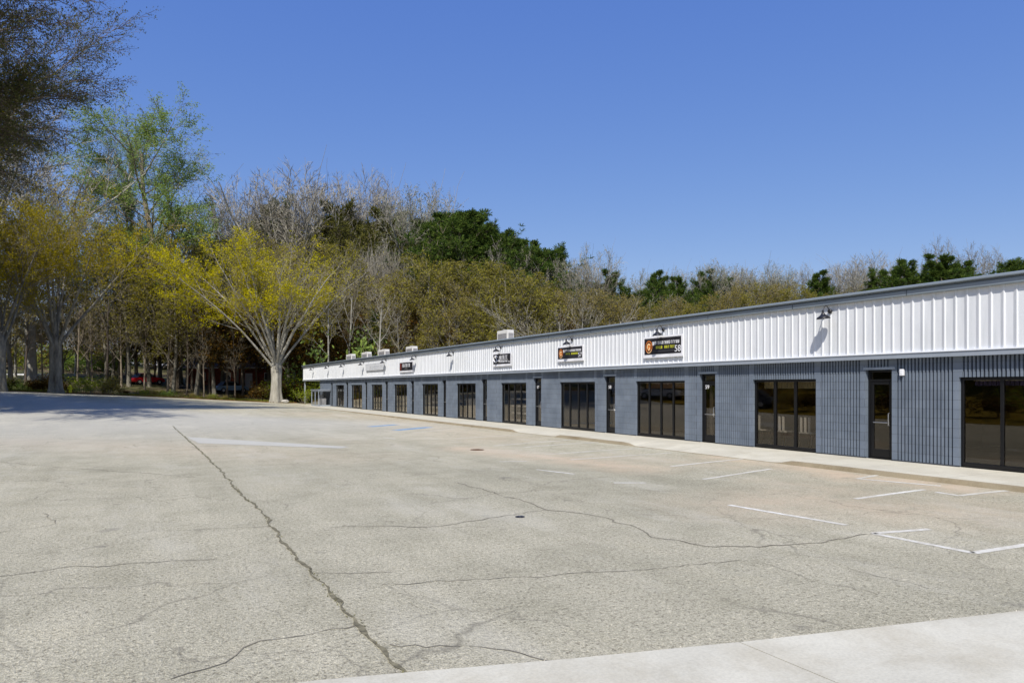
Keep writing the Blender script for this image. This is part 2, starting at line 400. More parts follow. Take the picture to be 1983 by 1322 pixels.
    tag(mb.build('blue_bay_markings', M['blue']), 'faded blue accessible bay paint', kind='structure')
    mb = MB(); x, y = gpt(924, 871)
    V = [(x+.21*math.cos(t*math.pi/8), y+.21*math.sin(t*math.pi/8), terrain(x, y)+.012) for t in range(16)] + [(x+.21*math.cos(t*math.pi/8), y+.21*math.sin(t*math.pi/8), terrain(x, y)-.02) for t in range(16)]
    mb.add(V, [tuple(range(16))]+[(i, i+16, (i+1) % 16+16, (i+1) % 16) for i in range(16)])
    for k in range(-3, 4): mb.box(x-.12, x+.12, y+k*.05-.01, y+k*.05+.01, terrain(x, y)+.0125, terrain(x, y)+.018)
    tag(mb.build('drain_cover', M['iron']), 'rusty round drain cover set in the asphalt', 'drain cover')
    mb = MB(); x, y = gpt(1007, 1001)
    mb.tube([(x, y, terrain(x, y)), (x, y, terrain(x, y)+.012)], [.07, .07], 12); mb.tube([(x, y, terrain(x, y)+.012), (x, y, terrain(x, y)+.018)], [.045, .04], 12)
    tag(mb.build('valve_cover', M['black']), 'small dark valve cover in the middle of the lot', 'valve cover')
build_marks()
# concrete apron at the photographer's feet
def build_apron():
    E = [gpt(*p) for p in [(440,1345),(620,1322),(780,1308),(1100,1281),(1430,1248)]]; E2 = [gpt(*p) for p in [(1433,1248),(1700,1218),(1983,1186),(2400,1140)]]
    J0 = E[-1]; J1 = gpt(1660, 1345); J0b = E2[0]; J1b = gpt(1664, 1345)
    dx, dy = J1[0]-J0[0], J1[1]-J0[1]; l = math.hypot(dx, dy); k = 6/l
    J1 = (J0[0]+dx*k, J0[1]+dy*k); J1b = (J0b[0]+dx*k, J0b[1]+dy*k)
    a = E + [J1, (E[0][0]+(J1[0]-J0[0])*.9, E[0][1]+(J1[1]-J0[1])*.9)]
    b = E2 + [(E2[-1][0]+(J1[0]-J0[0]), E2[-1][1]+(J1[1]-J0[1])), J1b]
    mb = MB()
    for poly in (a, b):
        # ragged front edge
        n = len(poly)
        V = [(x, y, .022) for x, y in poly]+[(x, y, -.02) for x, y in poly]
        mb.add(V, [tuple(range(n-1, -1, -1))]+[(i, (i+1) % n, (i+1) % n+n, i+n) for i in range(n)])
    tag(mb.build('concrete_apron', M['slab']), 'smooth pale concrete apron at the near right corner', kind='structure')
    # crumbled edge debris
    mb = MB(); r = random.Random(3)
    for a, b in zip(E+E2, (E+E2)[1:]):
        L = math.hypot(b[0]-a[0], b[1]-a[1]); nx, ny = -(b[1]-a[1])/L, (b[0]-a[0])/L
        for i in range(int(L*34)):
            t = r.random(); o = abs(r.gauss(0, .045)); x = a[0]+(b[0]-a[0])*t+nx*o; y = a[1]+(b[1]-a[1])*t+ny*o
            s = .003+.008*r.random()**2
            V = [(x+s*math.cos(q)*r.uniform(.6, 1.3), y+s*math.sin(q)*r.uniform(.6, 1.3), .005) for q in (0, 1.5, 3, 4.6)]+[(x, y, .006+s)]
            mb.add(V, [(0, 1, 4), (1, 2, 4), (2, 3, 4), (3, 0, 4)])
    tag(mb.build('gravel', simple('gravel_crumbs', (.42, .39, .32), .9, 0, .5, 30)), 'loose crumbs of asphalt along the apron edge', 'gravel', kind='stuff')
build_apron()
# sidewalk
WX = 15.4; FX = 15.28
def build_walk():
    ys = [-6+.3*i for i in range(245)]; V = []; Fc = []; mi = []
    r0, r1 = 11.5, 16.2
    for y in ys:
        rp = max(sm(r0-.8, r0, y)*(1-sm(r1, r1+.8, y)), sm(20.6, 21.4, y)*(1-sm(23.6, 24.4, y)), sm(7.9,8.7,y)*(1-sm(9.9,10.6,y))*.0)
        zt = .15*(1-rp)+.012*rp; wob = .02*noise.noise(Vector((0, y*.8, 0)))
        g = terrain(12.9, y)
        prof = [(WX+.05, .15), (14.3, .15), (13.36+wob, max(zt, g+.008)), (13.28+wob, max(zt-.012, g+.005)), (13.22+wob, g-.03)]
        V += [(a, y, b) for a, b in prof]
    k = 5
    for j in range(len(ys)-1):
        for i in range(k-1): Fc.append((j*k+i, j*k+i+1, (j+1)*k+i+1, (j+1)*k+i)); mi.append(1 if i >= 2 else 0)
    tag(mesh_obj('sidewalk', V, [f[::-1] for f in Fc], [M['walk'], M['curb']], mi=mi), 'pale concrete sidewalk with a stained kerb along the shopfronts', kind='structure')
build_walk()
# ------------------------------------------------------------------ building
YS, YE, YW = -3.0, 73.5, 66.4      # near end, far end of fascia, far end of block wall
BX = 31.0
bld = empty('strip_building', (WX, YS, 0), 'long single-storey shop building with white ribbed fascia above grey-blue fluted block wall', 'building')
bld.location = (0, 0, 0)
wins_px = [(1857, None, 4), (1458, 1580, 3), (1231, 1326, 4), (1084, 1152, 4), (970, 1019, 4), (884, 921, 4), (817, 848, 4), (763, 788, 4), (719, 740, 4), (680, 701, 3), (650, 666, 3)]
doors_px = [(1676, 1727), (1355, 1385), (1170, 1191), (1033, 1048), (932, 943), (856, 863.8), (795, 801.5), (745, 751), (706, 711), (669.5, 674), (640, 644)]
wins = []
for a, b, n in wins_px:
    y1 = uY(a, WX); y0 = uY(b, WX) if b else y1-3.1
    wins.append((y0, y1, n))
doors = [(uY(b, WX), uY(a, WX)) for a, b in doors_px]
print('WINS', [(round(a, 2), round(b-a, 2)) for a, b, n in wins]); print('DOORS', [(round(a, 2), round(b-a, 2)) for a, b in doors])
wins.append((.4, 3.4, 4))
WT, DT, ZB, ZS = 2.07, 2.27, .15, 2.515
def fluted(mb, y0, y1, z0, z1, flat0=0, flat1=0):
    P = []; w = .08; y = y0
    P.append((WX, y0))
    if flat0: P.append((WX, y0+flat0))
    k = math.ceil((y0+flat0+.005)/w)
    while k*w+w < y1-flat1-.005:
        a = k*w; P += [(WX, a), (WX+.06, a+.005), (WX+.06, a+.034), (WX, a+.040)]; k += 1
    if flat1: P.append((WX, y1-flat1))
    P.append((WX, y1)); n = len(P)
    V = [(x, y, z0) for x, y in P]+[(x, y, z1) for x, y in P]
    mb.add(V, [(i, i+n, i+1+n, i+1) for i in range(n-1)])
def build_wall():
    ops = sorted([(a, b, WT) for a, b, n in wins]+[(a, b, DT) for a, b in doors])
    mb = MB(); y = YS
    for a, b, t in ops:
        fluted(mb, y, a, ZB-.15, ZS+.1, 0 if y == YS else .07, .07); fluted(mb, a, b, t, ZS+.1)
        y = b
    fluted(mb, y, YW, ZB-.15, ZS+.1, .07, 0)
    # reveals
    for a, b, t in ops:
        dp = .2
        mb.add([(WX, a, 0), (WX+dp, a, 0), (WX+dp, a, t), (WX, a, t)], [(0, 1, 2, 3)])
        mb.add([(WX, b, 0), (WX+dp, b, 0), (WX+dp, b, t), (WX, b, t)], [(3, 2, 1, 0)])
        mb.add([(WX, a, t), (WX+dp, a, t), (WX+dp, b, t), (WX, b, t)], [(0, 1, 2, 3)])
    mb.build('front_wall', M['block'], bld)
    mb = MB(); mb.box(WX+.03, BX, YW-.2, YW, 0, ZS+.1); mb.box(WX+.03, BX, YS, YS+.2, 0, 4.0); mb.box(BX-.2, BX, YS+.2, YW-.2, 0, 4.0)
    mb.build('outer_wall', M['block'], bld)
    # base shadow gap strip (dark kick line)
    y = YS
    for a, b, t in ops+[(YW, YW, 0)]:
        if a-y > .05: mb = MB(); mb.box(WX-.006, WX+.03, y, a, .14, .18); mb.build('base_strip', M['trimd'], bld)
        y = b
    mb = MB(); mb.box(WX+.2, BX-.2, YS+.2, YW-.2, .05, .16); mb.build('interior_floor', M['int_floor'], bld)
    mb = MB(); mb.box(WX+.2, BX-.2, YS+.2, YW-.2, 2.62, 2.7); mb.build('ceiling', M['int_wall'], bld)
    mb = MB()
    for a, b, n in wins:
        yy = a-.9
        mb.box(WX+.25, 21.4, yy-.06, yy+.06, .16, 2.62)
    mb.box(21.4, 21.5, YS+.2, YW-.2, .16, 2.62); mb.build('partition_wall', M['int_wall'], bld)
    # lintel boards light strip above doors
    for a, b in doors[:4]:
        mb = MB(); mb.box(WX-.012, WX+.03, a-.08, b+.05, DT, DT+.06); mb.build('lintel', simple('lintel_grey', (.26, .30, .34)), bld)
build_wall()
def build_fascia():
    P = []; y = YS; w = .23
    k = 0
    while y < YE-.01:
        y2 = min(y+w, YE)
        P += [(FX, y), (FX, y+.128), (FX-.024, y+.145), (FX-.025, y+.154), (FX, y+.218)] if y+w <= YE else [(FX, y)]
        y += w
    P.append((FX, YE)); n = len(P)
    V = [(x, min(y, YE), 2.64) for x, y in P]+[(x, min(y, YE), 3.96) for x, y in P]
    mb = MB(); mb.add(V, [(i, i+n, i+1+n, i+1) for i in range(n-1)]); mb.build('fascia_panel', M['panel'], bld)
    mb = MB(); mb.box(FX+.01, BX, YE-.04, YE, 2.55, 4.0); mb.box(FX+.01, BX, YW+.01, YE-.04, 2.52, 2.6); mb.build('end_fascia', M['panel'], bld)
    mb = MB()   # lower trim: white drip ledge above grey flashing
    mb.box(FX-.055, FX+.03, YS, YE+.02, 2.625, 2.655); mb.build('drip_ledge', M['trimw'], bld)
    mb = MB(); mb.box(FX-.035, WX+.06, YS, YE+.015, 2.515, 2.624); mb.build('lower_trim', M['ltrim'], bld)
    mb = MB()   # upper trim: layered profile
    prof = [(FX-.01, 3.915), (FX-.085, 3.915), (FX-.095, 3.93), (FX-.10, 4.02), (FX-.09, 4.03), (FX-.045, 4.034), (FX-.045, 4.072), (FX-.15, 4.074), (FX-.165, 4.08), (FX-.165, 4.118), (FX-.14, 4.135), (FX+.4, 4.16)]
    k = len(prof); V = [(x, YS-.02, z) for x, z in prof]+[(x, YE+.06, z) for x, z in prof]
    mb.add(V, [(i, i+1, i+1+k, i+k) for i in range(k-1)]+[tuple(range(k-1, -1, -1)), tuple(range(k, 2*k))]); mb.build('roof_trim', M['trim'], bld)
    for i in range(1, 20): mb = MB(); yy = YS+3.05*i; mb.box(FX-.106, FX-.06, yy-.004, yy+.004, 3.918, 4.03); mb.build('trim_joint', M['trimd'], bld)
    mb = MB(); mb.box(FX+.3, BX, YS+.02, YE-.05, 4.0, 4.10); mb.build('roof', M['roof'], bld)
    for y in (YE-.3, ):
        mb = MB(); mb.box(FX+.06, FX+.2, y-.07, y+.07, terrain(FX, y)+.0, 2.52); mb.build('porch_post', M['ltrim'], bld); mb = MB(); mb.box(BX-.2, BX-.06, y-.07, y+.07, .1, 2.52); mb.build('porch_post', M['ltrim'], bld)
build_fascia()
FT = .055
def make_window(y0, y1, n):
    X0, X1 = WX+.07, WX+.15
    mb = MB(); z0, z1 = .165, WT-.006; a, b = y0+.004, y1-.004
    mb.box(X0, X1, a, a+FT, z0, z1, bev=.004); mb.box(X0, X1, b-FT, b, z0, z1, bev=.004)
    mb.box(X0, X1, a+FT, b-FT, z1-.06, z1, bev=.004); mb.box(X0-.02, X1, a+FT, b-FT, z0, z0+.09, bev=.004)
    pw = (b-a-FT)/n
    for i in range(1, n): yy = a+FT/2+pw*i; mb.box(X0+.004, X1, yy-.032-.008*(n == 3), yy+.032+.008*(n == 3), z0+.09, z1-.06, bev=.004)
    w = mb.build('window', M['frame'], bld)
    for i in range(n):
        p0 = a+FT/2+pw*i+.02; mp = MB(); mp.box(X0+.035, X0+.043, p0, a+FT/2+pw*(i+1)-.02, z0+.08, z1-.05); mp.build('pane', M['glass'], w)
def text_mesh(txt, size, name, m, parent, loc, extr=.003):
    cu = bpy.data.curves.new(name, 'FONT'); cu.body = txt; cu.size = size; cu.extrude = extr; cu.align_x = 'CENTER'; cu.align_y = 'CENTER'
    t = bpy.data.objects.new('tmp', cu); C.objects.link(t)
    me = bpy.data.meshes.new_from_object(t.evaluated_get(bpy.context.evaluated_depsgraph_get()))
    bpy.data.objects.remove(t); me.materials.clear(); me.materials.append(m); me.name = name
    rot = Matrix(((0, 0, -1), (-1, 0, 0), (0, 1, 0))).to_4x4()
    me.transform(Matrix.Translation(loc) @ rot)
    o = bpy.data.objects.new(name, me); C.objects.link(o); o.parent = parent; return o
def make_door(y0, y1, num):
    X0, X1 = WX+.10, WX+.18; mb = MB(); z1 = DT-.006; a, b = y0+.004, y1-.004; z0 = .165
    mb.box(X0, X1, a, a+.05, z0, z1, bev=.004); mb.box(X0, X1, b-.05, b, z0, z1, bev=.004); mb.box(X0, X1, a+.05, b-.05, z1-.05, z1, bev=.004)
    mb.box(X0, X1, a+.05, b-.05, 2.0, 2.045)
    # leaf rails
    mb.box(X0+.015, X1-.01, a+.055, a+.13, .18, 1.995, bev=.004); mb.box(X0+.015, X1-.01, b-.13, b-.055, .18, 1.995, bev=.004)
    mb.box(X0+.015, X1-.01, a+.13, b-.13, .18, .38, bev=.004); mb.box(X0+.015, X1-.01, a+.13, b-.13, 1.92, 1.995, bev=.004)
    mb.box(X0-.03, X1, a+.05, b-.05, .151, .178)
    d = mb.build('door', M['frame'], bld)
    mp = MB(); mp.box(X0+.035, X0+.043, a+.12, b-.12, .37, 1.93); mp.box(X0+.035, X0+.043, a+.05, b-.05, 2.04, z1-.05); mp.build('pane', M['glass'], d)
    h = MB(); h.tube([(X0-.0, a+.11, .95), (X0-.05, a+.11, .96), (X0-.055, a+.11, 1.1), (X0-.05, a+.11, 1.24), (X0, a+.11, 1.25)], [.012]*5, 8)
    h.tube([(X0+.0, a+.13, 1.02), (X0-.04, a+.16, 1.02), (X0-.04, b-.16, 1.02), (X0, b-.13, 1.02)], [.012]*4, 8)
    h.build('handle', simple('brushed_steel', (.4, .4, .4), .3, .8), d)
    if num: text_mesh(num, .17, 'door_number', M['signwhite'], d, (X0-.002, b-.22, 1.86 if True else 2.1))
nums = [None, '59', '58', '57', None, None, None, None, None, None, None]
for y0, y1, n in wins: make_window(y0, y1, n)
for (y0, y1), nn in zip(doors, nums): make_door(y0, y1, nn)
# small white alarm box on the wall near the first door
mb = MB(); yb = uY(1748, WX); mb.box(WX-.06, WX+.01, yb-.045, yb+.045, 2.12, 2.27, bev=.008); mb.box(WX-.064, WX-.058, yb-.02, yb+.02, 2.15, 2.2)
tag(mb.build('alarm_box', M['signwhite']), 'small white box fixed on the block wall right of the nearest door', 'alarm box')
# ------------------------------------------------------------------ interior furniture behind the glass, some of it added for bright shapes there
def counter(y0, y1, x, h, label, m):
    t = empty('counter', (x, (y0+y1)/2, .16), label, 'counter'); w = (y1-y0)/2
    mb = MB(); mb.box(0, .55, -w, w, 0, h-.04, bev=.01); mb.build('cabinet', m, t)
    mb = MB(); mb.box(-.04, .6, -w-.03, w+.03, h-.038, h, bev=.008); mb.build('countertop', M['white'], t)
def shelf(y0, y1, x, h, n, label, grp=None):
    t = empty('shelf_rack', (x, (y0+y1)/2, .16), label, 'shelves', grp); w = (y1-y0)/2
    for s in (-w, w-.04): mb = MB(); mb.box(0, .4, s, s+.04, 0, h); mb.build('side_panel', M['white'], t)
    for i in range(n): mb = MB(); z = .1+(h-.15)*i/(n-1); mb.box(.01, .4, -w+.041, w-.041, z, z+.07, bev=.005); mb.build('shelf', M['white'], t)
def chair(x, y, label):
    t = empty('slat_back_chair', (x, y, .16), label, 'chair', 'white slat-back chairs inside the three-pane window')
    mb = MB(); mb.box(0, .42, -.21, .21, .43, .46, bev=.008); mb.build('seat', M['white'], t)
    for dx in (.02, .38):
        for dy in (-.19, .19): mb = MB(); mb.tube([(dx, dy, 0), (dx, dy, .429)], [.018, .02], 8); mb.build('leg', M['black'], t)
    for k in range(3):
        mb = MB(); mb.box(-.02, .015, -.16+k*.13, -.10+k*.13, .461, .88, bev=.004); mb.build('back_slat', M['white'], t)
    mb = MB(); mb.box(-.025, .02, -.2, .2, .881, .94, bev=.006); mb.build('top_rail', M['black'], t)
w2 = wins[1]
for i in range(3): chair(15.95, w2[0]+.75+i*.85, ['white slat-back chair inside the three-pane window, behind its right pane', 'white slat-back chair inside the three-pane window, behind its middle pane', 'white slat-back chair inside the three-pane window, behind its left pane'][i])
for i, (k, lab) in enumerate([(4, 'white stepped shelves inside the window just left of the third door from the right'), (6, 'white shelf rack added for the bright shapes in the seventh window from the right')]):  # rack in the seventh window is put in for bright shapes in the glass
    y0, y1, n = wins[k]; shelf(y0+.15, y1-.1, 15.8, 1.5, 5, lab)
for k, lab in [(5, 'white counter added for the bright shapes in the sixth window from the right'), (7, 'white counter added for the bright shapes in the eighth window from the right')]:  # counters put in to give the white vehicle shapes in the glass
    y0, y1, n = wins[k]; counter(y0+.2, y1-.3, 15.85, 1.1, lab, M['white'])
for k, nm in [(4, 'fifth'), (5, 'sixth'), (6, 'seventh')]:  # white blocks stand in for the pale reflections in the door glass
    y0, y1 = doors[k]; t = empty('reflection_block', (16.2, (y0+y1)/2+.25, .16), 'white block added for the pale reflection in the '+nm+' door from the right', 'reflection block')
    mb = MB(); mb.box(0, .5, -.3, .3, 0, .95, bev=.015); mb.build('body', M['white'], t); mb = MB(); mb.box(-.03, .53, -.33, .33, .952, 1.0, bev=.01); mb.build('top', M['signwhite'], t)
for k, lab, m in [(1, 'cream vertical blinds drawn up inside the three-pane window', simple('blind_cream', (.62, .56, .38), .7)), (2, 'short tan blinds at the top of the third window from the right', simple('blind_tan', (.4, .26, .14), .7)), (0, 'dark violet blinds along the top of the nearest window', simple('blind_violet', (.10, .08, .25), .7))]:
    y0, y1, n = wins[k]; t = empty('window_blind', (15.72, y0, 1.82), lab, 'blind')
    mb = MB(); mb.box(-.03, .03, .15, y1-y0-.15, .17, .2); mb.build('head_rail', M['white'], t)
    mb = MB(); yy = .15
    while yy < y1-y0-.2: mb.box(-.012, .012, yy, yy+.07, 0 if k else .07, .169); yy += .085
    mb.build('slats', m, t)
# ------------------------------------------------------------------ lamps
def lamp(u_mount, u_head, label, first=[None]):
    y = uY(u_mount, FX)
    if first[0] is None:
        t = empty('gooseneck_lamp', (FX, y, 3.76), label, 'lamp', 'black barn lamps along the white fascia')
        mb = MB(); mb.tube([(-.028, 0, 0), (-.05, 0, 0), (-.075, 0, 0)], [.062, .06, .035], 16); mb.build('mount', M['black'], t, True)
        P = []
        for i in range(13):
            a = math.pi*i/12; P.append((-.07-.24*(i/12)-.0, 0, .02+.13*math.sin(a)+(-.03*i/12)))
        mb = MB(); mb.tube(P, [.011]*13, 8); mb.build('arm', M['black'], t, True)
        # shade: lathe
        prof = [(.018, .02), (.028, -.01), (.032, -.06), (.06, -.10), (.105, -.135), (.155, -.165), (.165, -.205), (.160, -.205), (.15, -.17), (.10, -.14), (.055, -.105), (.02, -.07)]
        V = []; Fc = []; n = 24
        for r_, z in prof:
            for k in range(n): V.append((r_*math.cos(2*math.pi*k/n), r_*math.sin(2*math.pi*k/n), z))
        for i in range(len(prof)-1):
            for k in range(n): Fc.append((i*n+k, (i+1)*n+k, (i+1)*n+(k+1) % n, i*n+(k+1) % n))
        mb = MB(); V = [Matrix.Rotation(-.12, 4, 'Y') @ Vector(v)+Vector((-.31, 0, .0)) for v in V]; mb.add(V, Fc); mb.build('shade', M['black'], t, True)
        first[0] = t; return t
    s = first[0]; t = s.copy(); C.objects.link(t); t.location = (FX, y, 3.76); t['label'] = label
    for ch in [c for c in bpy.data.objects if c.parent == s]:
        c = ch.copy(); C.objects.link(c); c.parent = t
    return t
lamps = [(1609, 1598, 'nearest and largest black barn lamp, on blank fascia above the three-pane window'),
         (1286, 1278, 'black barn lamp overhanging the upper edge of the large sign numbered 58'),
         (1109, 1098, 'black barn lamp just above the orange-emblem sign second from the right'),
         (971, 963, 'black barn lamp at the left corner of the black and white sign'),
         (879, 871, 'black barn lamp on blank fascia left of the black and white sign'),
         (806.6, 800, 'black barn lamp over the small dark sign with a red edge'),
         (748, 742, 'black barn lamp at the right end of the faded white sign'),
         (705, 699, 'black barn lamp just left of the faded white sign'),
         (667, 661.7, 'third black barn lamp from the far end of the fascia'),
         (637, 631.5, 'second black barn lamp from the far end of the fascia'),
         (607.6, 603, 'black barn lamp nearest the far end of the fascia')]
for a in lamps: lamp(*a)
lamp(2300, 0, 'black barn lamp beyond the right edge of the picture') if False else None
# ------------------------------------------------------------------ signs
def glyphs(mb, y, z, w, h, x, r, gap=.25):
    """letter-like strokes, illegible as in the photograph, reading left to right (towards -Y)"""
    t = h*.2
    def bx(a0, a1, b0, b1): mb.box(x-.003, x, y-a1*w, y-a0*w, z+b0*h, z+b1*h)
    k = r.randrange(5); q = 1-gap; s = .26
    if k != 3: bx(0, s, 0, 1)
    if k in (0, 2, 4): bx(q-s, q, 0, 1)
    if k in (0, 1, 3): bx(s, q-s if k == 0 else q, .8, 1)
    if k in (1, 2): bx(s, q-s if k == 2 else q, .4, .6)
    if k in (1, 4): bx(s, q-s if k == 4 else q, 0, .2)
    if k == 3: bx(.25, .5, 0, .8)
def sign(u0, u1, z0, z1, style, label):
    ya, yb = uY(u0, FX), uY(u1, FX)     # ya > yb ; left edge is ya
    W = ya-yb; H = z1-z0; X = FX-.06
    t = empty('shop_sign', (FX, (ya+yb)/2, z0), label, 'sign')
    def B(name, a0, a1, b0, b1, x, m, d=.012):
        mb = MB(); mb.box(x-d, x, ya-a1*W-t.location.y, ya-a0*W-t.location.y, b0, b1); o = mb.build(name, m, t); return o
    ox = X-FX
    B('backing_board', -.04, 1.04, -.11 if style != 'ghost' else 0, H+.06 if style != 'ghost' else H, ox, M['signwhite'] if style != 'ghost' else M['panel'], .025)
    xf = ox-.0255
    yl = ya-t.location.y
    r = random.Random(int(u0))
    if style == 'ghost':
        grey = simple('faded_lettering', (.42, .43, .45)); mb = MB()
        for i in range(13): glyphs(mb, yl-W*(.22+.056*i), H*.42, W*.05, H*.22, xf, r)
        for i in range(16): glyphs(mb, yl-W*(.2+.047*i), H*.18, W*.04, H*.1, xf, r)
        mb.build('lettering', grey, t)
        mb = MB(); mb.box(xf-.002, xf, yl-W, yl, H*.0, H*.04); mb.box(xf-.002, xf, yl-W, yl, H*.94, H*.98); mb.build('border', grey, t); return
    B('face', 0, 1, 0, H, xf, M['signblack'], .006); xf -= .0062
    if style in ('emblem', ):
        def disc(r0, r1, cy, cz, name, m, a0=0, a1=2*math.pi, xo=0, sq=.8):
            V = []; n = 28
            for k in range(n+1):
                a = a0+(a1-a0)*k/n
                for rr in (r0, r1):
                    for xx in (xf-xo-.004, xf-xo): V.append((xx, cy+rr*math.cos(a)*sq, cz+rr*math.sin(a)))
            Fc = []
            for k in range(n):
                i = 4*k; Fc += [(i, i+4, i+6, i+2), (i+1, i+3, i+7, i+5), (i, i+1, i+5, i+4), (i+2, i+6, i+7, i+3)]
            mesh_obj(name, V, Fc, m, t)
        cy, cz = yl-W*.13, H*.47; rr = H*.40
        disc(rr*.82, rr, cy, cz, 'emblem_ring', M['orange']); disc(.001, rr*.62, cy, cz, 'emblem_disc', M['orange'], xo=.001)
        disc(rr*.34, rr*.55, cy+.0, cz, 'emblem_swirl', M['cream'], -.6, 2.6, .006); disc(rr*.05, rr*.3, cy, cz-rr*.25, 'emblem_swirl', M['cream'], 2, 5.4, .0055)
        disc(rr*.86, rr*.96, cy, cz, 'emblem_swirl', M['cream'], 3.6, 5.2, .005)
        mb = MB()
        glyphs(mb, yl-W*.235, H*.55, W*.055, H*.23, xf, r)
        for i in range(14): glyphs(mb, yl-W*(.295+.048*i), H*.60, W*.045, H*.19, xf, r)
        mb.build('lettering', M['signwhite'], t)
        mb = MB()
        for i in range(11):
            if i in (4,): continue
            glyphs(mb, yl-W*(.33+.047*i), H*.33, W*.042, H*.17, xf, r)
        mb.build('tagline', M['signyellow'], t)
        mb = MB(); mb.box(xf-.002, xf, yl-W*.84, yl-W*.25, H*.17, H*.19); mb.box(xf-.002, xf, yl-W*.985, yl-W*.02, H*.93, H*.945); mb.build('border_line', simple('sign_dim', (.1, .1, .11)), t)
        text_mesh('58' if u0 > 1200 else '57', H*.55, 'unit_number', M['signwhite'], t, (xf-.002, yl-W*.915, H*.26))
    if style == 'mono':
        mb = MB()   # curled white flourish at the left
        P = [(xf-.004, yl-W*(.16+.13*math.cos(a)), H*(.52+.3*math.sin(a))) for a in [i*.35 for i in range(2, 16)]]; mb.tube(P, [.03]*14, 6)
        P = [(xf-.004, yl-W*(.08+.3*i/8), H*(.72-.5*i/8+.1*math.sin(i))) for i in range(9)]; mb.tube(P, [.022]*9, 6); mb.build('flourish', M['signwhite'], t)
        mb = MB()
        for i in range(6): glyphs(mb, yl-W*(.34+.085*i), H*.5, W*.078, H*.36, xf, r)
        for i in range(9): glyphs(mb, yl-W*(.32+.06*i), H*.16, W*.052, H*.18, xf, r)
        mb.build('lettering', M['signwhite'], t)
        mb = MB(); mb.box(xf-.002, xf, yl-W*.85, yl-W*.32, H*.40, H*.44); mb.build('underline', M['signwhite'], t)
        text_mesh('56', H*.26, 'unit_number', M['signwhite'], t, (xf-.002, yl-W*.93, H*.2))
    if style == 'small':
        mb = MB(); mb.box(xf-.002, xf, yl-W*.14, yl-W*.03, H*.08, H*.9); mb.build('red_edge', simple('sign_dark_red', (.16, .02, .01)), t)
        mb = MB()
        for i in range(6): glyphs(mb, yl-W*(.2+.105*i), H*.42, W*.095, H*.42, xf, r)
        mb.build('lettering', M['signwhite'], t)
        mb = MB(); mb.box(xf-.002, xf, yl-W*.62, yl-W*.4, H*.2, H*.27); mb.build('underline', M['acd'], t)
sign(1252, 1323, 2.96, 3.50, 'emblem', 'large black sign with orange emblem, white and yellow lettering and number 58')
sign(1084, 1131, 3.01, 3.47, 'emblem', 'black sign with orange emblem under the third lamp from the right, smaller in view')
sign(958.5, 991.5, 2.97, 3.44, 'mono', 'black and white sign with a curled white flourish at its left')
sign(776.5, 801.5, 2.95, 3.46, 'small', 'small black sign with a dark red left edge')
sign(711.5, 745, 3.10, 3.60, 'ghost', 'faded white sign with pale grey lettering near the far end')
# ------------------------------------------------------------------ rooftop units
def ac(u0, u1, vt, label, h=None):
    X = 18.0; y0, y1 = uY(u1, X), uY(u0, X)
    t = empty('rooftop_condenser', (X, (y0+y1)/2, 4.10), label, 'air conditioner', 'condenser units on the roof')
    depth = X*F/((u0/2+u1/2-HU)*CY+F*SY)
    zt = CAMZ+(HV-vt)*depth/F-4.1; w = max(.3, (y1-y0)*.40)
    mb = MB(); mb.box(-.2, .2, -w, w, .06, zt, bev=.02); mb.build('casing', M['acw'], t)
    mb = MB()
    for k in range(8):
        z = .15+(zt-.3)*k/8; mb.box(-.212, -.20, -w*.8, w*.8, z, z+.05); mb.box(-.15, .15, -w-.012, -w, z, z+.05)
    mb.build('louvre', M['acd'], t)
    mb = MB(); mb.tube([(0, 0, zt), (0, 0, zt+.05)], [.16, .15], 20); mb.build('fan_guard', M['acd'], t)
    mb = MB(); mb.box(-.25, .25, -w*1.05, -w*.8, 0, .059); mb.box(-.25, .25, w*.8, w*1.05, 0, .059); mb.build('mount_rail', M['acd'], t)
for a in [(966, 992, 640, 'beige rooftop condenser unit behind the black and white sign, the largest in view'), (789, 805.5, 671, 'beige rooftop condenser unit above the small dark sign'),
          (735, 751.5, 677, 'beige rooftop condenser unit above the faded white sign'), (703, 717, 682, 'beige rooftop condenser unit above the left end of the faded sign'), (673, 686, 686, 'beige rooftop condenser unit farthest along the roof')]: ac(*a)
mb = MB(); X = 18.; yv = uY(1730, X); mb.tube([(X, yv, 4.1), (X, yv, 4.42)], [.06, .06], 12); mb.tube([(X, yv, 4.42), (X, yv, 4.5)], [.1, .085], 12)
tag(mb.build('vent_pipe', simple('rust_vent', (.28, .16, .1))), 'short rusty vent pipe on the near part of the roof', 'vent')
# glazed bay at the far end
t = empty('glazed_bay', (14.3, 62.3, .15), 'white-framed glazed lean-to bay at the far end of the shopfronts', 'display bay')
mb = MB(); D, Ln, Hh = 1.07, 2.8, 1.45
for x, y in ((0, 0), (0, Ln), (0, Ln/2)): mb.box(x, x+.05, y, y+.05, 0, Hh-.12)
mb.box(0, .09, 0, Ln+.05, Hh-.12, Hh-.03); mb.box(.09, D, 0, .09, Hh-.1, Hh-.01); mb.box(0, .09, .09, Ln, 0, .12); mb.box(.09, D, 0, .09, 0, .12); mb.box(-.05, D, -.05, Ln+.12, Hh, Hh+.07, bev=.01)
mb.build('frame', M['ltrim'], t)
mb = MB(); mb.box(.04, .05, .09, Ln/2, .12, Hh-.12); mb.box(.04, .05, Ln/2+.05, Ln, .12, Hh-.12); mb.build('front_pane', M['clear'], t)
mb = MB(); mb.box(.09, D, .04, .05, .12, Hh-.1); mb.build('side_pane', M['clear'], t)
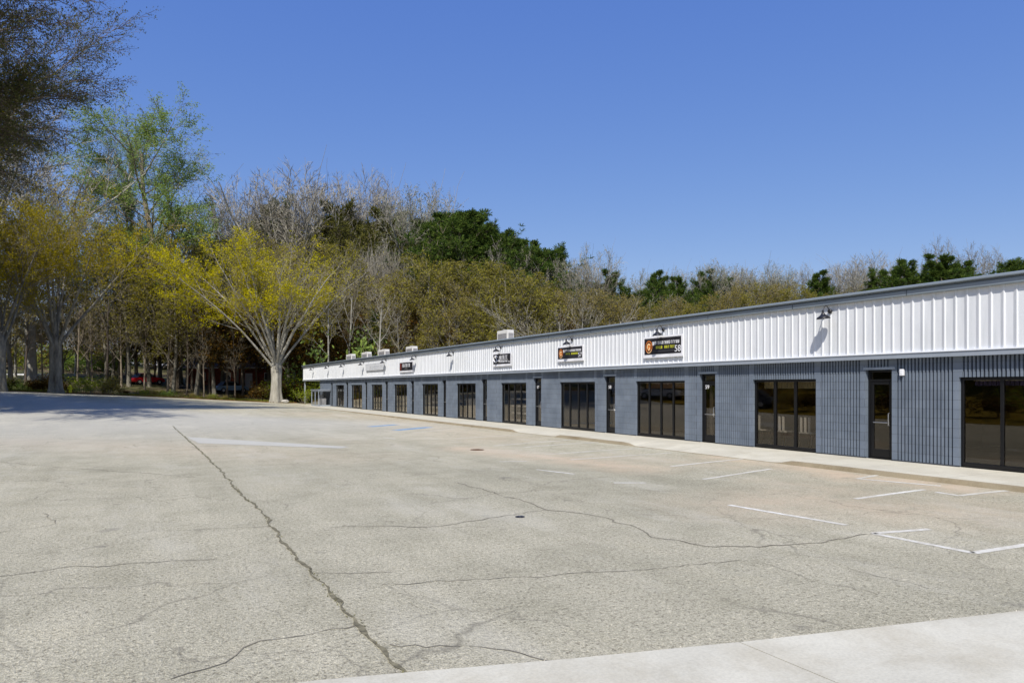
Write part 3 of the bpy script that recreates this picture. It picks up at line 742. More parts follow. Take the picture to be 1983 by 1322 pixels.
mb = MB(); mb.box(.3, .8, .4, 1.0, .0, .7, bev=.02); mb.box(.35, .75, 1.3, 1.9, 0, 1.0, bev=.02); tag(mb.build('storage_bin', M['white'], None), 'pale bins standing inside the glazed bay', 'bin').location = (14.3, 62.3, .15)
# ------------------------------------------------------------------ trees
M['bark_pale'] = bark_mat('pale_bark', (.20, .185, .15), (.42, .40, .34))
M['bark_dark'] = bark_mat('dark_bark', (.055, .042, .03), (.14, .11, .08))
M['bark_brown'] = bark_mat('brown_bark', (.13, .10, .07), (.30, .25, .18))
M['bark_mid'] = bark_mat('mottled_bark', (.07, .06, .045), (.30, .28, .22))
M['twig_pale'] = simple('pale_twigs', (.29, .265, .21), .9, 0, .25, .6)
M['twig_brown'] = simple('brown_twigs', (.20, .172, .115), .9, 0, .3, .6)
M['leaf_yellow'] = leaf_mat('yellow_green_buds', [(.22,.21,.014), (.46,.42,.010), (.66,.57,.012), (.50,.44,.014)], .5)
M['leaf_gold'] = leaf_mat('gold_buds', [(.16,.14,.018), (.34,.28,.016), (.48,.38,.016), (.32,.27,.022)], .5)
M['leaf_olive'] = leaf_mat('olive_gold_buds', [(.11,.105,.025), (.22,.20,.035), (.31,.27,.04), (.20,.19,.035)], .4)
M['leaf_green'] = leaf_mat('fresh_green_leaves', [(.13,.20,.055), (.24,.34,.08), (.34,.43,.09), (.20,.30,.10)], .45)
M['leaf_pine'] = leaf_mat('pine_needles', [(.018,.042,.012), (.045,.085,.020), (.12,.165,.028), (.06,.10,.022)], .3)
M['leaf_conifer'] = leaf_mat('brown_green_needles', [(.035,.045,.014), (.085,.09,.025), (.16,.15,.035), (.10,.10,.03)], .3)
M['leaf_brown'] = leaf_mat('tan_buds', [(.12,.11,.04), (.24,.20,.06), (.34,.27,.05), (.22,.20,.06)], .35)
M['leaf_bud'] = leaf_mat('pale_green_buds', [(.13,.16,.08), (.22,.25,.13), (.26,.27,.14)], .4)
M['leaf_rust'] = leaf_mat('rust_and_dark_leaves', [(.02,.022,.008), (.06,.04,.010), (.14,.07,.012), (.05,.05,.012)], .25)
M['leaf_bush'] = leaf_mat('bright_bush_leaves', [(.08,.13,.015), (.2,.26,.02), (.32,.36,.03)], .4)

class Tree:
    def __init__(s, seed): s.r = random.Random(seed); s.tv = []; s.tf = []; s.cv = []; s.cf = []; s.cm = []; s.tips = []; s.tr = []
    def tube(s, P, Rr, n, crown=False):
        V, Fc = (s.cv, s.cf) if crown else (s.tv, s.tf); b0 = len(V); a = None
        for i, p in enumerate(P):
            d = (P[min(i+1, len(P)-1)]-P[max(i-1, 0)]).normalized()
            a = d.orthogonal().normalized() if a is None else (a-d*a.dot(d)).normalized()
            b = d.cross(a)
            for k in range(n):
                t = 2*math.pi*k/n; V.append(tuple(p+(a*math.cos(t)+b*math.sin(t))*Rr[i]))
        for i in range(len(P)-1):
            for k in range(n):
                Fc.append((b0+i*n+k, b0+i*n+(k+1) % n, b0+(i+1)*n+(k+1) % n, b0+(i+1)*n+k))
                if crown: s.cm.append(0)
        if not crown: s.tr.append((len(Fc)-(len(P)-1)*n, len(Fc), P[0].copy()))
    def rib(s, P, w):
        b0 = len(s.cv); sd = Vector((s.r.gauss(0, 1), s.r.gauss(0, 1), s.r.gauss(0, 1)))
        d = (P[-1]-P[0]); sd = d.cross(sd); sd = sd.normalized() if sd.length > 1e-6 else Vector((1, 0, 0))
        for i, p in enumerate(P[:-1]):
            k = w*.5*(1-i/len(P)); s.cv += [tuple(p-sd*k), tuple(p+sd*k)]
        s.cv.append(tuple(P[-1]))
        for i in range(len(P)-2): s.cf.append((b0+2*i, b0+2*i+1, b0+2*i+3, b0+2*i+2)); s.cm.append(0)
        j = b0+2*(len(P)-2); s.cf.append((j, j+1, j+2)); s.cm.append(0)
    def path(s, p, d, L, n, wob, trop):
        P = [p]
        for i in range(n):
            d = (d+Vector((s.r.gauss(0, wob), s.r.gauss(0, wob), s.r.gauss(0, wob)+trop))).normalized()
            p = p+d*(L/n); P.append(p)
        return P, d
    def grow(s, p, d, L, r, lv, pr):
        """pr: per level dict lists: n kids, angle, ratio, wob, trop, start"""
        mx = pr['max']; n = 7 if lv == 0 else 5 if lv == 1 else 4 if lv == 2 else 3 if lv == 3 else 2
        P, _ = s.path(p, d, L, n, pr['wob'][lv], pr['trop'][lv])
        if lv >= mx-1 and lv >= 3 or lv == mx: s.rib(P, max(2*r, pr.get('tw', .03)))
        else:
            e = .35 if lv == 0 else .25
            Rr = [max(.008, r*(1-(1-e)*i/n)) for i in range(n+1)]
            if lv == 0 and pr.get('flare', 1): Rr[0] *= 1.35
            s.tube(P, Rr, 9 if lv == 0 else 6 if lv == 1 else 4 if lv == 2 else 3, crown=lv >= 3)
        if lv == mx: s.tips.append((P[-1], P[1])); return
        K = pr['n'][lv]; K = max(1, int(K*s.r.uniform(.8, 1.2)+.5)); st = pr['start'][lv]; az = s.r.random()*6.28
        for k in range(K):
            t = st+(1-st)*((k+s.r.random()*.8)/K); t = min(t, .999)
            f = t*n; i = int(f); q = P[i].lerp(P[i+1], f-i); dd = (P[i+1]-P[i]).normalized()
            az += 2.4+s.r.gauss(0, .4); o = dd.orthogonal().normalized(); o.rotate(Matrix.Rotation(az, 3, dd))
            an = R(pr['ang'][lv]*s.r.uniform(.75, 1.25)); nd = (dd*math.cos(an)+o*math.sin(an)).normalized()
            sh = pr.get('shape', lambda t: 1-.45*t)(t) if lv == 0 else 1-.4*t
            LL = L*pr['ratio'][lv]*sh*s.r.uniform(.8, 1.2)
            rr = r*(1-.7*t)*pr.get('rr', .5) if lv < 2 else r*.45
            s.grow(q, nd, LL, rr, lv+1, pr)
        if lv > 0: s.grow(P[-1], (P[-1]-P[-2]).normalized(), L*pr['ratio'][min(lv, mx-1)]*.8, r*.25, lv+1, pr)
    def leaves(s, per, size, spread, keep=None, m=1, flat=0):
        r = s.r
        for tip, mid in s.tips:
            for _ in range(per if isinstance(per, int) else (int(per) + (r.random() < per % 1))):
                q = mid.lerp(tip, r.uniform(.1, 1.1))+Vector((r.gauss(0, spread), r.gauss(0, spread), r.gauss(0, spread)))
                if keep and r.random() > keep(q): continue
                z = size*r.uniform(.6, 1.4); a = Vector((r.gauss(0, 1), r.gauss(0, 1), r.gauss(0, 1)*(1-flat))).normalized(); b = a.orthogonal().normalized(); b.rotate(Matrix.Rotation(r.random()*6.28, 3, a))
                c = len(s.cv); s.cv += [tuple(q-a*z), tuple(q+b*z*.55), tuple(q+a*z), tuple(q-b*z*.55)]; s.cf.append((c, c+1, c+2, c+3)); s.cm.append(m)
    def tufts(s, size, n, m=1, keep=1.0):
        r = s.r
        for tip, mid in s.tips:
            if r.random() > keep: continue
            out = (tip-mid).normalized() if (tip-mid).length > 0 else Vector((0, 0, 1)); sc = size*r.uniform(.7, 1.3)
            for _ in range(n):
                a = (out*.5+Vector((r.gauss(0, .7), r.gauss(0, .7), r.gauss(0, .55)+.35))).normalized(); b = a.orthogonal().normalized(); b.rotate(Matrix.Rotation(r.random()*6.28, 3, a))
                q = tip+a*sc*.1; c = len(s.cv); s.cv += [tuple(q-b*sc*.085), tuple(q+b*sc*.085), tuple(q+a*sc+b*sc*.05), tuple(q+a*sc-b*sc*.05)]; s.cf.append((c, c+1, c+2, c+3)); s.cm.append(m)
    def trim(s, q=.975):
        V = np.array(s.cv); z = V[:, 2]; r_ = np.hypot(V[:, 0], V[:, 1]); R9 = np.quantile(r_, .97); Z9 = np.quantile(z, q)
        def lim(p): return Z9*(1.02-.30*min(1.3, math.hypot(p[0], p[1])/R9)**2)+.9*noise.noise(Vector((p[0]*.35, p[1]*.35, s.r.random()*.3)))
        ok = [v[2] < lim(v) and math.hypot(v[0], v[1]) < R9*1.08 for v in s.cv]
        keep = [i for i, f in enumerate(s.cf) if all(ok[k] for k in f)]
        s.cf = [s.cf[i] for i in keep]; s.cm = [s.cm[i] for i in keep]
        used = sorted({k for f in s.cf for k in f}); mp = {k: i for i, k in enumerate(used)}
        s.cv = [s.cv[k] for k in used]; s.cf = [tuple(mp[k] for k in f) for f in s.cf]
        s.tf = [f for a, b, p in s.tr if p.z < lim(p)-.4 for f in s.tf[a:b]]
        return s
    def finish(s, bark, twig, leaf):
        zs = [v[2] for v in s.cv] or [v[2] for v in s.tv]; zs.sort(); s.H = zs[int(len(zs)*.995)]
        xs = sorted(v[0] for v in s.cv); s.W = xs[int(len(xs)*.98)]-xs[int(len(xs)*.02)]
        def mk(nm, V, Fc, mats, mi=None):
            me = bpy.data.meshes.new(nm); me.from_pydata(V, [], Fc)
            for m in mats: me.materials.append(m)
            if mi: me.polygons.foreach_set('material_index', mi)
            return me
        s.trunk = mk('trunk', s.tv, s.tf, [bark]); s.trunk.polygons.foreach_set('use_smooth', [True]*len(s.tf))
        s.crown = mk('crown', s.cv, s.cf, [twig, leaf], s.cm); s.nf = len(s.cf)
        del s.cv, s.cf, s.tv, s.tf; return s
def upright(seed, H, **k):
    pr = dict(max=4, n=[16, 7, 6, 5], ang=[38, 40, 42, 40], ratio=[.42, .5, .5, .5], wob=[.03, .08, .12, .15, .1], trop=[0, .07, .05, .03, .02], start=[.32, .2, .15, .1], rr=.5, tw=.028)
    pr.update(k); t = Tree(seed); t.grow(Vector((0, 0, -.3)), Vector((0, 0, 1)), H*.9, H*.0115, 0, pr); return t
def vase(seed, H, nl, fork, amin, amax, r0, **k):
    """short trunk splitting into many ascending limbs"""
    pr = dict(max=4, n=[0, 6, 6, 5], ang=[0, 30, 40, 42], ratio=[.5, .46, .5, .5], wob=[.02, .06, .1, .14, .12], trop=[0, .0, .02, .02, 0], start=[.2, .35, .2, .15], rr=.42, tw=.03)
    pr.update(k); t = Tree(seed); r = t.r
    P = [Vector((0, 0, -.3)), Vector((0, 0, .05)), Vector((0, 0, .45)), Vector((0, .02, fork*.3)), Vector((.03, .02, fork*.6)), Vector((.02, .03, fork*.85)), Vector((0, .03, fork*1.12))]
    t.tube(P, [r0*1.5, r0*1.3, r0*1.08, r0*.98, r0*.92, r0*.98, r0*.72], 30)
    for i, (vx, vy, vz) in enumerate(t.tv):
        th = math.atan2(vy, vx); k = 1+(.13*math.cos(5*th+seed)+.06*math.cos(11*th+vz*.6))*(1.3 if vz < .5 else .8); t.tv[i] = (vx*k, vy*k, vz)
    for i in range(nl):
        az = 2*math.pi*(i*.382*1.0+r.random()*.08)*1.0; a = R(amin+(amax-amin)*((i+.5)/nl)**.8)
        d = Vector((math.sin(a)*math.cos(az), math.sin(a)*math.sin(az), math.cos(a)))
        p = Vector((0, 0, fork*r.uniform(.75, 1.0)))
        t.grow(p, d, (H-fork)*r.uniform(.62, .78)/max(.6, math.cos(a)), r0*r.uniform(.24, .38), 1, pr)
    return t
def pine(seed, H, crown0=.42, wide=.2, dens=1.0):
    pr = dict(max=3, n=[int(40*dens), 9, 5], ang=[66, 42, 45], ratio=[wide*1.6, .42, .5], wob=[.02, .08, .12, .1], trop=[0, .03, .05, .05], start=[crown0, .3, .2], rr=.22, tw=.03, shape=lambda t: max(.12, 1-1.0*((t-crown0)/(1-crown0)))**.75*(.75+.5*abs(math.sin(t*37+seed))))
    t = Tree(seed); t.grow(Vector((0, 0, -.3)), Vector((0, 0, 1)), H, H*.012, 0, pr); t.tufts(.36, 10, keep=.74); return t
def bush(seed, n, rad, H, leaf, lsize=.12, twig='twig_brown', pile=900):
    t = Tree(seed); r = t.r
    for i in range(n):
        az = r.random()*6.28; a = R(r.uniform(5, 50)); d = Vector((math.sin(a)*math.cos(az), math.sin(a)*math.sin(az), math.cos(a)))
        P, _ = t.path(Vector((r.gauss(0, rad*.2), r.gauss(0, rad*.2), -.1)), d, H*r.uniform(.6, 1), 5, .1, .02); t.tube(P, [.03*(1-.15*k) for k in range(6)], 4)
        for k in range(9):
            q = P[2].lerp(P[5], r.random()); dd = Vector((r.gauss(0, 1), r.gauss(0, 1), r.gauss(0, .6)+.4)).normalized()
            P2, _ = t.path(q, dd, H*.28, 3, .15, .02); t.rib(P2, .02); t.tips += [(P2[3], P2[1]), (P2[2], P2[0])]
    t.leaves(max(1, pile//max(1, len(t.tips))), lsize, .16*H*.6)
    return t.finish(M['bark_brown'], M[twig], M[leaf])
P = {}
def fan(seed, H, fork, nl, a0, a1, r0, **k): return vase(seed, H, nl, fork, a0, a1, r0, **{**dict(n=[0, 8, 7, 6], ang=[0, 26, 30, 32], ratio=[.5, .42, .5, .55], trop=[0, .025, .04, .04, .03], rr=.36, tw=.032), **k})
P['bare'] = [fan(11, 18, 8.5, 10, 5, 34, .26).trim().finish(M['bark_pale'], M['twig_pale'], M['leaf_bud']), upright(12, 17, ang=[30, 30, 34, 34], start=[.42, .2, .15, .1], n=[16, 8, 7, 5]).trim().finish(M['bark_pale'], M['twig_brown'], M['leaf_bud']),
             fan(13, 18, 7, 12, 4, 42, .28).trim().finish(M['bark_pale'], M['twig_pale'], M['leaf_bud'])]
P['fan'] = [fan(16, 12, 2.6, 11, 12, 66, .34, trop=[0, .01, .02, .04, .03]).finish(M['bark_pale'], M['twig_pale'], M['leaf_bud'])]
def bud(seed, leaf, per=1.4, size=.085, **k):
    t = upright(seed, 16, **k); t.leaves(per*1.3, size, .14); t.trim(); return t.finish(M['bark_mid'], M['twig_brown'], M[leaf])
P['pole'] = [upright(14, 16, n=[9, 5, 5, 4], start=[.5, .2, .15, .1], rr=.4).finish(M['bark_pale'], M['twig_pale'], M['leaf_bud']), upright(15, 16, n=[8, 6, 5, 4], start=[.4, .2, .15, .1], ang=[28, 36, 40, 40]).finish(M['bark_pale'], M['twig_brown'], M['leaf_bud'])]
def budfan(seed, fork, nl, a1):
    t = fan(seed, 17, fork, nl, 4, a1, .26); t.leaves(1.6, .05, .1); t.trim(); return t.finish(M['bark_pale'], M['twig_pale'], M['leaf_bud'])
P['budding'] = [budfan(21, 7.5, 11, 36), budfan(22, 6, 12, 42)]
P['olive'] = [bud(23, 'leaf_olive', 1.7, .085, start=[.18, .15, .1, .1], ang=[42, 40, 45, 45]), bud(24, 'leaf_brown', 1.5, .08, start=[.22, .2, .15, .1], ang=[36, 40, 42, 40]), bud(25, 'leaf_olive', 2.0, .085, start=[.15, .15, .1, .1], ang=[48, 44, 45, 45])]
P['brown'] = [bud(26, 'leaf_brown', 1.5, .08, start=[.12, .15, .1, .1], ang=[44, 40, 45, 45]), bud(27, 'leaf_brown', 1.2, .08, start=[.15, .2, .15, .1], ang=[38, 44, 42, 40])]
P['pine'] = [pine(31, 18, .38, .20), pine(32, 19, .50, .17), pine(33, 17, .30, .22, 1.2)]
P['pine'] = [t.finish(M['bark_brown'], M['bark_brown'], M['leaf_pine']) for t in P['pine']]
P['cone'] = [pine(35, 15, .22, .17, 1.1).finish(M['bark_brown'], M['bark_brown'], M['leaf_pine'])]
P['conifer'] = [pine(34, 18, .45, .2).finish(M['bark_brown'], M['bark_brown'], M['leaf_conifer'])]
def rust(seed):
    t = upright(seed, 13, start=[.32, .15, .1, .1], ang=[55, 45, 45, 45], n=[17, 6, 5, 3]); t.leaves(3.6, .14, .25); return t.finish(M['bark_dark'], M['bark_dark'], M['leaf_rust'])
P['rust'] = [rust(41), rust(42)]
P['thin'] = [upright(51, 12, n=[9, 5, 4, 3], start=[.25, .2, .15, .1], ang=[35, 40, 42, 40]).finish(M['bark_dark'], M['twig_brown'], M['leaf_brown']), upright(52, 12, n=[10, 5, 4, 3], start=[.3, .2, .15, .1]).finish(M['bark_brown'], M['twig_brown'], M['leaf_brown'])]
P['understory'] = [bush(61, 9, 1.6, 3.2, 'leaf_bush', .10), bush(62, 10, 1.8, 3.4, 'leaf_rust', .13, pile=1800), bush(63, 10, 1.8, 3.2, 'leaf_brown', .10, pile=1200), bush(64, 9, 1.5, 3, 'leaf_green', .11, pile=1500)]
NAMES = dict(cone='pine_tree', fan='spreading_tree', pole='slender_tree', bare='bare_tree', budding='budding_tree', olive='olive_tree', brown='brown_tree', pine='pine_tree', conifer='conifer_tree', rust='evergreen_tree', thin='thin_tree', understory='shrub')
def put(kind, var, x, y, h, label, group=None, w=1.0, rz=None, name=None, cat='tree', zoff=0):
    p = P[kind][var % len(P[kind])] if isinstance(P[kind], list) else P[kind]
    s = h/p.H; r = random.Random(int(x*31+y*57))
    t = empty(name or NAMES[kind], (x, y, terrain(x, y)+zoff), label, cat, group, rz if rz is not None else r.random()*6.28); t.scale = (s*w, s*w, s)
    for nm, me in (('trunk', p.trunk), ('crown', p.crown)):
        o = bpy.data.objects.new(nm, me); C.objects.link(o); o.parent = t
    return t
def at(u, depth, vtop):
    x, y = ud(u, depth); return x, y, CAMZ+(HV-vtop)*depth/F-terrain(x, y)
def where(u):
    """landmark along the long roof below a tree"""
    L = [(590, 'left of the roof end'), (690, 'behind the far end of the roof'), (760, 'behind the faded white sign'), (830, 'behind the small dark sign'), (920, 'behind the lone mid-fascia lamp'),
         (1010, 'behind the black and white sign'), (1075, 'right of the black and white sign'), (1150, 'behind the second emblem sign'), (1240, 'between the two emblem signs'), (1330, 'behind the sign numbered 58'),
         (1450, 'just right of the sign numbered 58'), (1540, 'left of the nearest lamp'), (1650, 'behind the nearest lamp'), (1760, 'behind the roof vent pipe'), (1900, 'right of the roof vent pipe'), (2200, 'at the right edge of the picture')]
    for b, s in L:
        if u < b: return s
# key trees ---------------------------------------------------------
YB = (-.8767, .481)
def keepD(q):
    s = q.x*YB[0]+q.y*YB[1]          # towards picture left
    n = noise.noise(Vector((q.x*.32+3, q.y*.32, q.z*.36+1.5)))
    return min(1, max(.07, (.32+1.7*n+.075*s-.05*(q.z-9))))
t = vase(71, 18.0, 18, 4.2, 3, 40, .50, n=[0, 9, 8, 6], ratio=[.5, .42, .46, .5], trop=[0, -.045, -.005, .0, 0], rr=.34); t.leaves(13, .072, .14, keepD)
P['D'] = t.finish(M['bark_pale'], M['twig_brown'], M['leaf_yellow'])
x, y, h = at(535, 74, 462)
put('D', 0, x, y, h, 'vase-shaped pale-barked tree with yellow-green crown left of the building end', None, 1.08, 0, 'vase_tree')
def keepB(q):
    n = noise.noise(Vector((q.x*.3, q.y*.3+5, q.z*.3))); return min(1, max(.06, .5+1.9*n))
t = vase(72, 19, 10, 5.4, 6, 34, .42, n=[0, 10, 8, 6], trop=[0, -.02, .0, 0, -.01], rr=.36); t.leaves(11, .07, .14, keepB)
P['B'] = t.finish(M['bark_mid'], M['twig_brown'], M['leaf_gold'])
t = vase(73, 19, 9, 4.6, 6, 33, .45, n=[0, 10, 8, 6], trop=[0, -.02, .0, 0, 0], rr=.36); t.leaves(11, .07, .14, keepB)
P['B2'] = t.finish(M['bark_mid'], M['twig_brown'], M['leaf_gold'])
x, y, h = at(2, 60, 372); put('B', 0, x, y, h, 'olive-gold forked tree at the left edge of the picture', None, 1.0, 1.2, 'forked_tree')
x, y, h = at(108, 66, 350); put('B2', 0, x, y, h, 'olive-gold tree with a low fork, second from the left edge', None, 1.05, 2.0, 'forked_tree')
# tall fresh-green tree
t = upright(81, 25, n=[24, 8, 6, 4], start=[.34, .25, .15, .1], ang=[40, 42, 42, 42], ratio=[.34, .5, .5, .5]); t.leaves(15, .055, .12, lambda q: min(1, max(.06, .55+2.2*noise.noise(q*.4))))
P['Cg'] = t.finish(M['bark_brown'], M['twig_brown'], M['leaf_green'])
x, y, h = at(335, 88, 225); put('Cg', 0, x, y, h, 'tallest tree, thin fresh-green crown rising above the left woods', None, 1.5, .5, 'tall_green_tree')
x, y, h = at(232, 92, 262); put('Cg', 0, x, y, h, 'fresh-green narrow tree standing just left of the tallest green tree', None, .6, 2.5, 'tall_green_tree')
# near overhanging tree outside the left edge
t = vase(91, 24, 24, 11.5, 12, 62, .55, n=[0, 14, 11, 9], ang=[0, 24, 24, 22], ratio=[.5, .46, .52, .60], trop=[0, -.015, -.03, -.05, -.06], wob=[.02, .05, .07, .09, .07], tw=.03, rr=.33); t.leaves(6, .055, .07)
P['A'] = t.finish(M['bark_brown'], M['bark_dark'], leaf_mat('dark_olive_buds', [(.04,.05,.018), (.085,.095,.03), (.15,.15,.045), (.09,.10,.035)], .3))
x, y = ud(-335, 38); put('A', 0, x, y, 25, 'tree outside the left edge whose dark budding branches overhang the top left corner', None, .84, .3, 'overhanging_tree')
x, y = ud(-390, 30); put('A', 0, x, y, 30, 'tallest tree outside the left edge, its crown mostly above the picture', None, .55, 2.2, 'overhanging_tree')
x, y = ud(-590, 31); put('B', 0, x, y, 21, 'dense olive tree outside the left edge whose shadow lies across the lot', None, 1.15, 3.1, 'shade_tree')
x, y = ud(-520, 41); put('B2', 0, x, y, 21, 'second olive tree outside the left edge, shading the far part of the lot', None, 1.1, 4.4, 'shade_tree')
x, y = ud(-620, 47); put('A', 0, x, y, 24, 'tree outside the left edge that only casts its twiggy shadow over the lot', None, 1.15, 2.3, 'overhanging_tree')
x, y, h = at(-55, 75, 190); put('bare', 2, x, y, h, 'tall bare pale tree at the left edge behind the olive-gold trees', None, 1.5, .9)
x, y, h = at(60, 84, 285); put('bare', 0, x, y, h, 'bare pale tree with fine twigs above the left olive-gold trees', None, 1.3, 2.9)
# woods -------------------------------------------------------------
W = [('fan',1118,575,76,1.15),('bare',415,380,104,1),('bare',455,392,106,.9),('bare',512,352,100,1),('bare',562,338,98,1.25),('bare',612,348,102,1.2),('bare',688,343,104,.9),('bare',728,350,108,1),('bare',764,372,110,.9),('budding',805,366,100,1),('budding',838,396,104,.8),
 ('pine',512,384,103,.8),('conifer',540,400,106,.8),('conifer',655,398,100,.95),('conifer',690,412,102,1),('conifer',735,415,104,1.1),('conifer',775,440,98,1),('pine',810,430,100,.9),('pine',868,412,96,.95),('pine',898,405,97,1.05),('pine',930,420,98,1.1),('pine',962,444,95,1),
 ('pine',992,452,96,1.1),('pine',1004,462,90,1.2),('pine',1038,478,89,1.2),('pine',972,452,91,1.2),('pine',915,412,92,1.2),('pine',885,425,91,1.1),('pine',945,440,90,1.2),('pine',1022,466,94,1),('pine',1050,484,92,1),('pine',1072,512,95,.9),('conifer',845,450,99,1),('conifer',705,450,98,.9),
 ('olive',815,496,80,1.3),('olive',850,502,79,1.35),('olive',893,512,80,1.3),('olive',935,505,79,1.35),('olive',985,515,78,1.4),('olive',1035,528,78,1.4),('olive',770,530,80,1.2),('olive',870,540,77,1.2),('olive',960,545,76,1.2),('bare',985,470,88,.8),('bare',760,470,88,.7),('bare',715,480,86,.7),('bare',690,490,88,.7),
 ('bare',1110,505,86,.9),('budding',1135,486,88,.9),('bare',1160,525,84,.8),
 ('olive',655,470,82,.9),('olive',632,478,86,.8),('brown',600,470,84,1),('brown',560,480,86,1),
 ('cone',1208,526,84,1),('budding',1290,525,92,1),('pine',1180,545,86,1),('budding',1340,522,94,1),('pine',1405,540,88,1),('bare',1440,528,86,1),('budding',1465,535,84,1),('bare',1600,520,82,1),('budding',1705,520,74,.9),('bare',1760,505,72,.8),('cone',1262,532,88,1),('pine',1285,538,84,.9),('cone',1320,533,86,1),('cone',1345,528,90,1),('pine',1365,545,86,.9),('budding',1238,530,96,1),('budding',1395,506,88,1.1),('budding',1410,520,90,1),
 ('budding',1490,515,86,1.1),('budding',1512,522,90,1),('bare',1553,516,88,.9),('bare',1650,500,80,1.1),('bare',1680,496,80,1.1),('bare',1632,520,84,1),
 ('cone',1575,532,74,1.1),('pine',1598,545,78,.9),('cone',1738,500,66,1.1),('pine',1768,508,68,1),('pine',1800,515,66,1),('cone',1852,490,62,1.15),('cone',1828,506,64,1),('pine',1872,505,66,1),('pine',1960,500,58,1.2),('pine',1995,503,60,1.1),('pine',1722,520,70,1),
 ('bare',1815,462,74,.9),('bare',1880,474,74,1),('bare',1915,485,76,.9),('pine',1310,560,80,1),('pine',1240,560,82,1),
 ('olive',1395,565,74,1.3),('olive',1425,560,75,1.2),('olive',1462,552,74,1.3),('olive',1500,553,74,1.3),('olive',1535,556,72,1.3),('olive',1565,566,70,1.2),('olive',1610,570,70,1.2),('brown',1440,548,80,1.3),('brown',1520,548,80,1.3),('brown',1650,560,74,1.2),('brown',1690,548,72,1.2),
 ('olive',1360,575,76,1.2),('brown',1300,575,76,1.2),('olive',1270,585,76,1.2),('brown',1225,575,78,1.3),('brown',1190,570,78,1.3),('olive',1330,590,72,1.3),
 ('brown',1150,560,80,1.3),('brown',1110,565,80,1.3),('brown',1070,560,80,1.3),('olive',1075,545,84,1.2),('brown',1030,570,78,1.2),('brown',960,565,80,1.2),('brown',905,570,80,1.2),('brown',860,575,80,1.2),('brown',820,560,80,1.2),
 ('brown',780,545,82,1.2),('brown',745,540,84,1.2),('brown',705,550,82,1.2),('brown',670,560,84,1.2),('rust',640,600,82,1.3),('rust',600,610,84,1.2),('rust',680,615,80,1.1),('thin',735,500,84,1),('thin',775,505,80,1),('thin',700,520,80,1),('thin',640,520,82,1),
 ('conifer',760,570,84,1),('conifer',850,590,82,1),('rust',800,600,80,1),('pine',935,590,81,.9),('rust',1010,600,80,1),('conifer',1060,590,80,1),('rust',890,620,78,1),('rust',1100,610,78,1),('conifer',1140,600,79,1),('pine',720,600,80,.8),('pine',1120,560,90,1),('pine',1165,565,88,1),('brown',520,470,92,1.2),('brown',470,465,92,1.2),('brown',430,470,94,1.2),('brown',390,450,95,1.1),
 ('rust',372,560,88,1.1),('rust',405,575,86,1.2),('rust',440,590,84,1.2),('rust',470,585,86,1.2),('rust',497,600,88,1.1),('rust',345,600,88,1),('rust',580,600,88,1.1),('rust',300,560,92,1),('rust',265,590,90,.9),
 ('olive',380,475,84,1.2),('olive',415,480,86,1.1),('olive',290,470,88,1.2),('olive',335,500,84,1.1),('olive',250,430,86,1),('olive',205,440,88,1.1),('olive',20,430,80,1.2),
 ('brown',60,520,88,1.3),('brown',120,530,90,1.3),('brown',170,500,90,1.3),('brown',220,520,90,1.3),('brown',265,480,92,1.2),('brown',20,560,84,1.2),('brown',310,470,96,1.2),('brown',350,450,96,1.2),
 ('thin',150,560,80,1),('thin',178,570,82,1),('thin',205,545,80,1),('thin',235,560,84,1),('thin',280,580,84,1),('thin',325,560,82,1),('thin',362,600,82,1),('thin',455,620,80,.9),('thin',82,580,84,1),('thin',50,570,80,1),('thin',395,610,80,.9)]
for i in range(30):
    u = -30+i*22; W.append((['brown','rust','brown','olive'][i%4], u+(i*37%11), 585+(i*53%45), 112+(i*29%16), 1.15))
for i in range(36):
    u = -30+i*17+(i*31%9); W.append(('understory', u, 655+(i*29%38), (98 if u < 240 else 122)+(i*17%14), 1.6))
for i in range(34):
    if i < 15 and i % 3: continue
    W.append(('pole', 30+i*35+(i*23%19), 500+(i*41%60)+(45 if i>20 else 0), 74+(i*13%10) if i>16 else 88+(i*13%8), 1.0))
for i in range(16):
    u = 630+i*42; W.append(('brown', u+(i*37%11), 600+(i*53%25)-i*3, 100+(i*29%12), 1.5))
DESC = dict(cone='pointed dark green pine', fan='bare pale tree with low spreading branches', pole='slender pale-trunked tree', understory='tall tangled bush',bare='bare grey tree', budding='pale-budded tree', olive='olive-gold tree', brown='tan brown twiggy tree', pine='dark green pine', conifer='brown-green conifer', rust='dark rust-leaved tree', thin='thin dark-stemmed tree')
GRP = dict(cone='pointed pines in the woods', fan='low spreading bare trees', pole='slender pale-trunked trees in the woods', understory='tangled bushes in the woods',bare='bare trees in the woods', budding='trees with pale buds in the woods', olive='olive-gold trees in the woods', brown='brown twiggy trees in the woods', pine='pines in the woods', conifer='brown-green conifers in the woods', rust='dark rust-leaved trees in the woods', thin='thin understory trees in the woods')
ORD = ['', 'second', 'third', 'fourth', 'fifth', 'sixth', 'seventh', 'eighth', 'ninth', 'tenth', 'eleventh', 'twelfth', 'thirteenth', 'fourteenth', 'fifteenth', 'sixteenth', 'seventeenth', 'eighteenth']
def whereL(u):
    for b, s in [(100, 'by the left picture edge'), (190, 'just right of the left forked trees'), (260, 'below the narrow green tree'), (360, 'around the base of the tallest green tree'), (450, 'left of the vase-shaped tree'), (590, 'behind the vase-shaped tree')]:
        if u < b: return s
    return where(u)
cnt = {}
for k, u, v, d, w in sorted(W, key=lambda a: a[1]): cnt[(k, whereL(u))] = cnt.get((k, whereL(u)), 0)+1
seen = {}
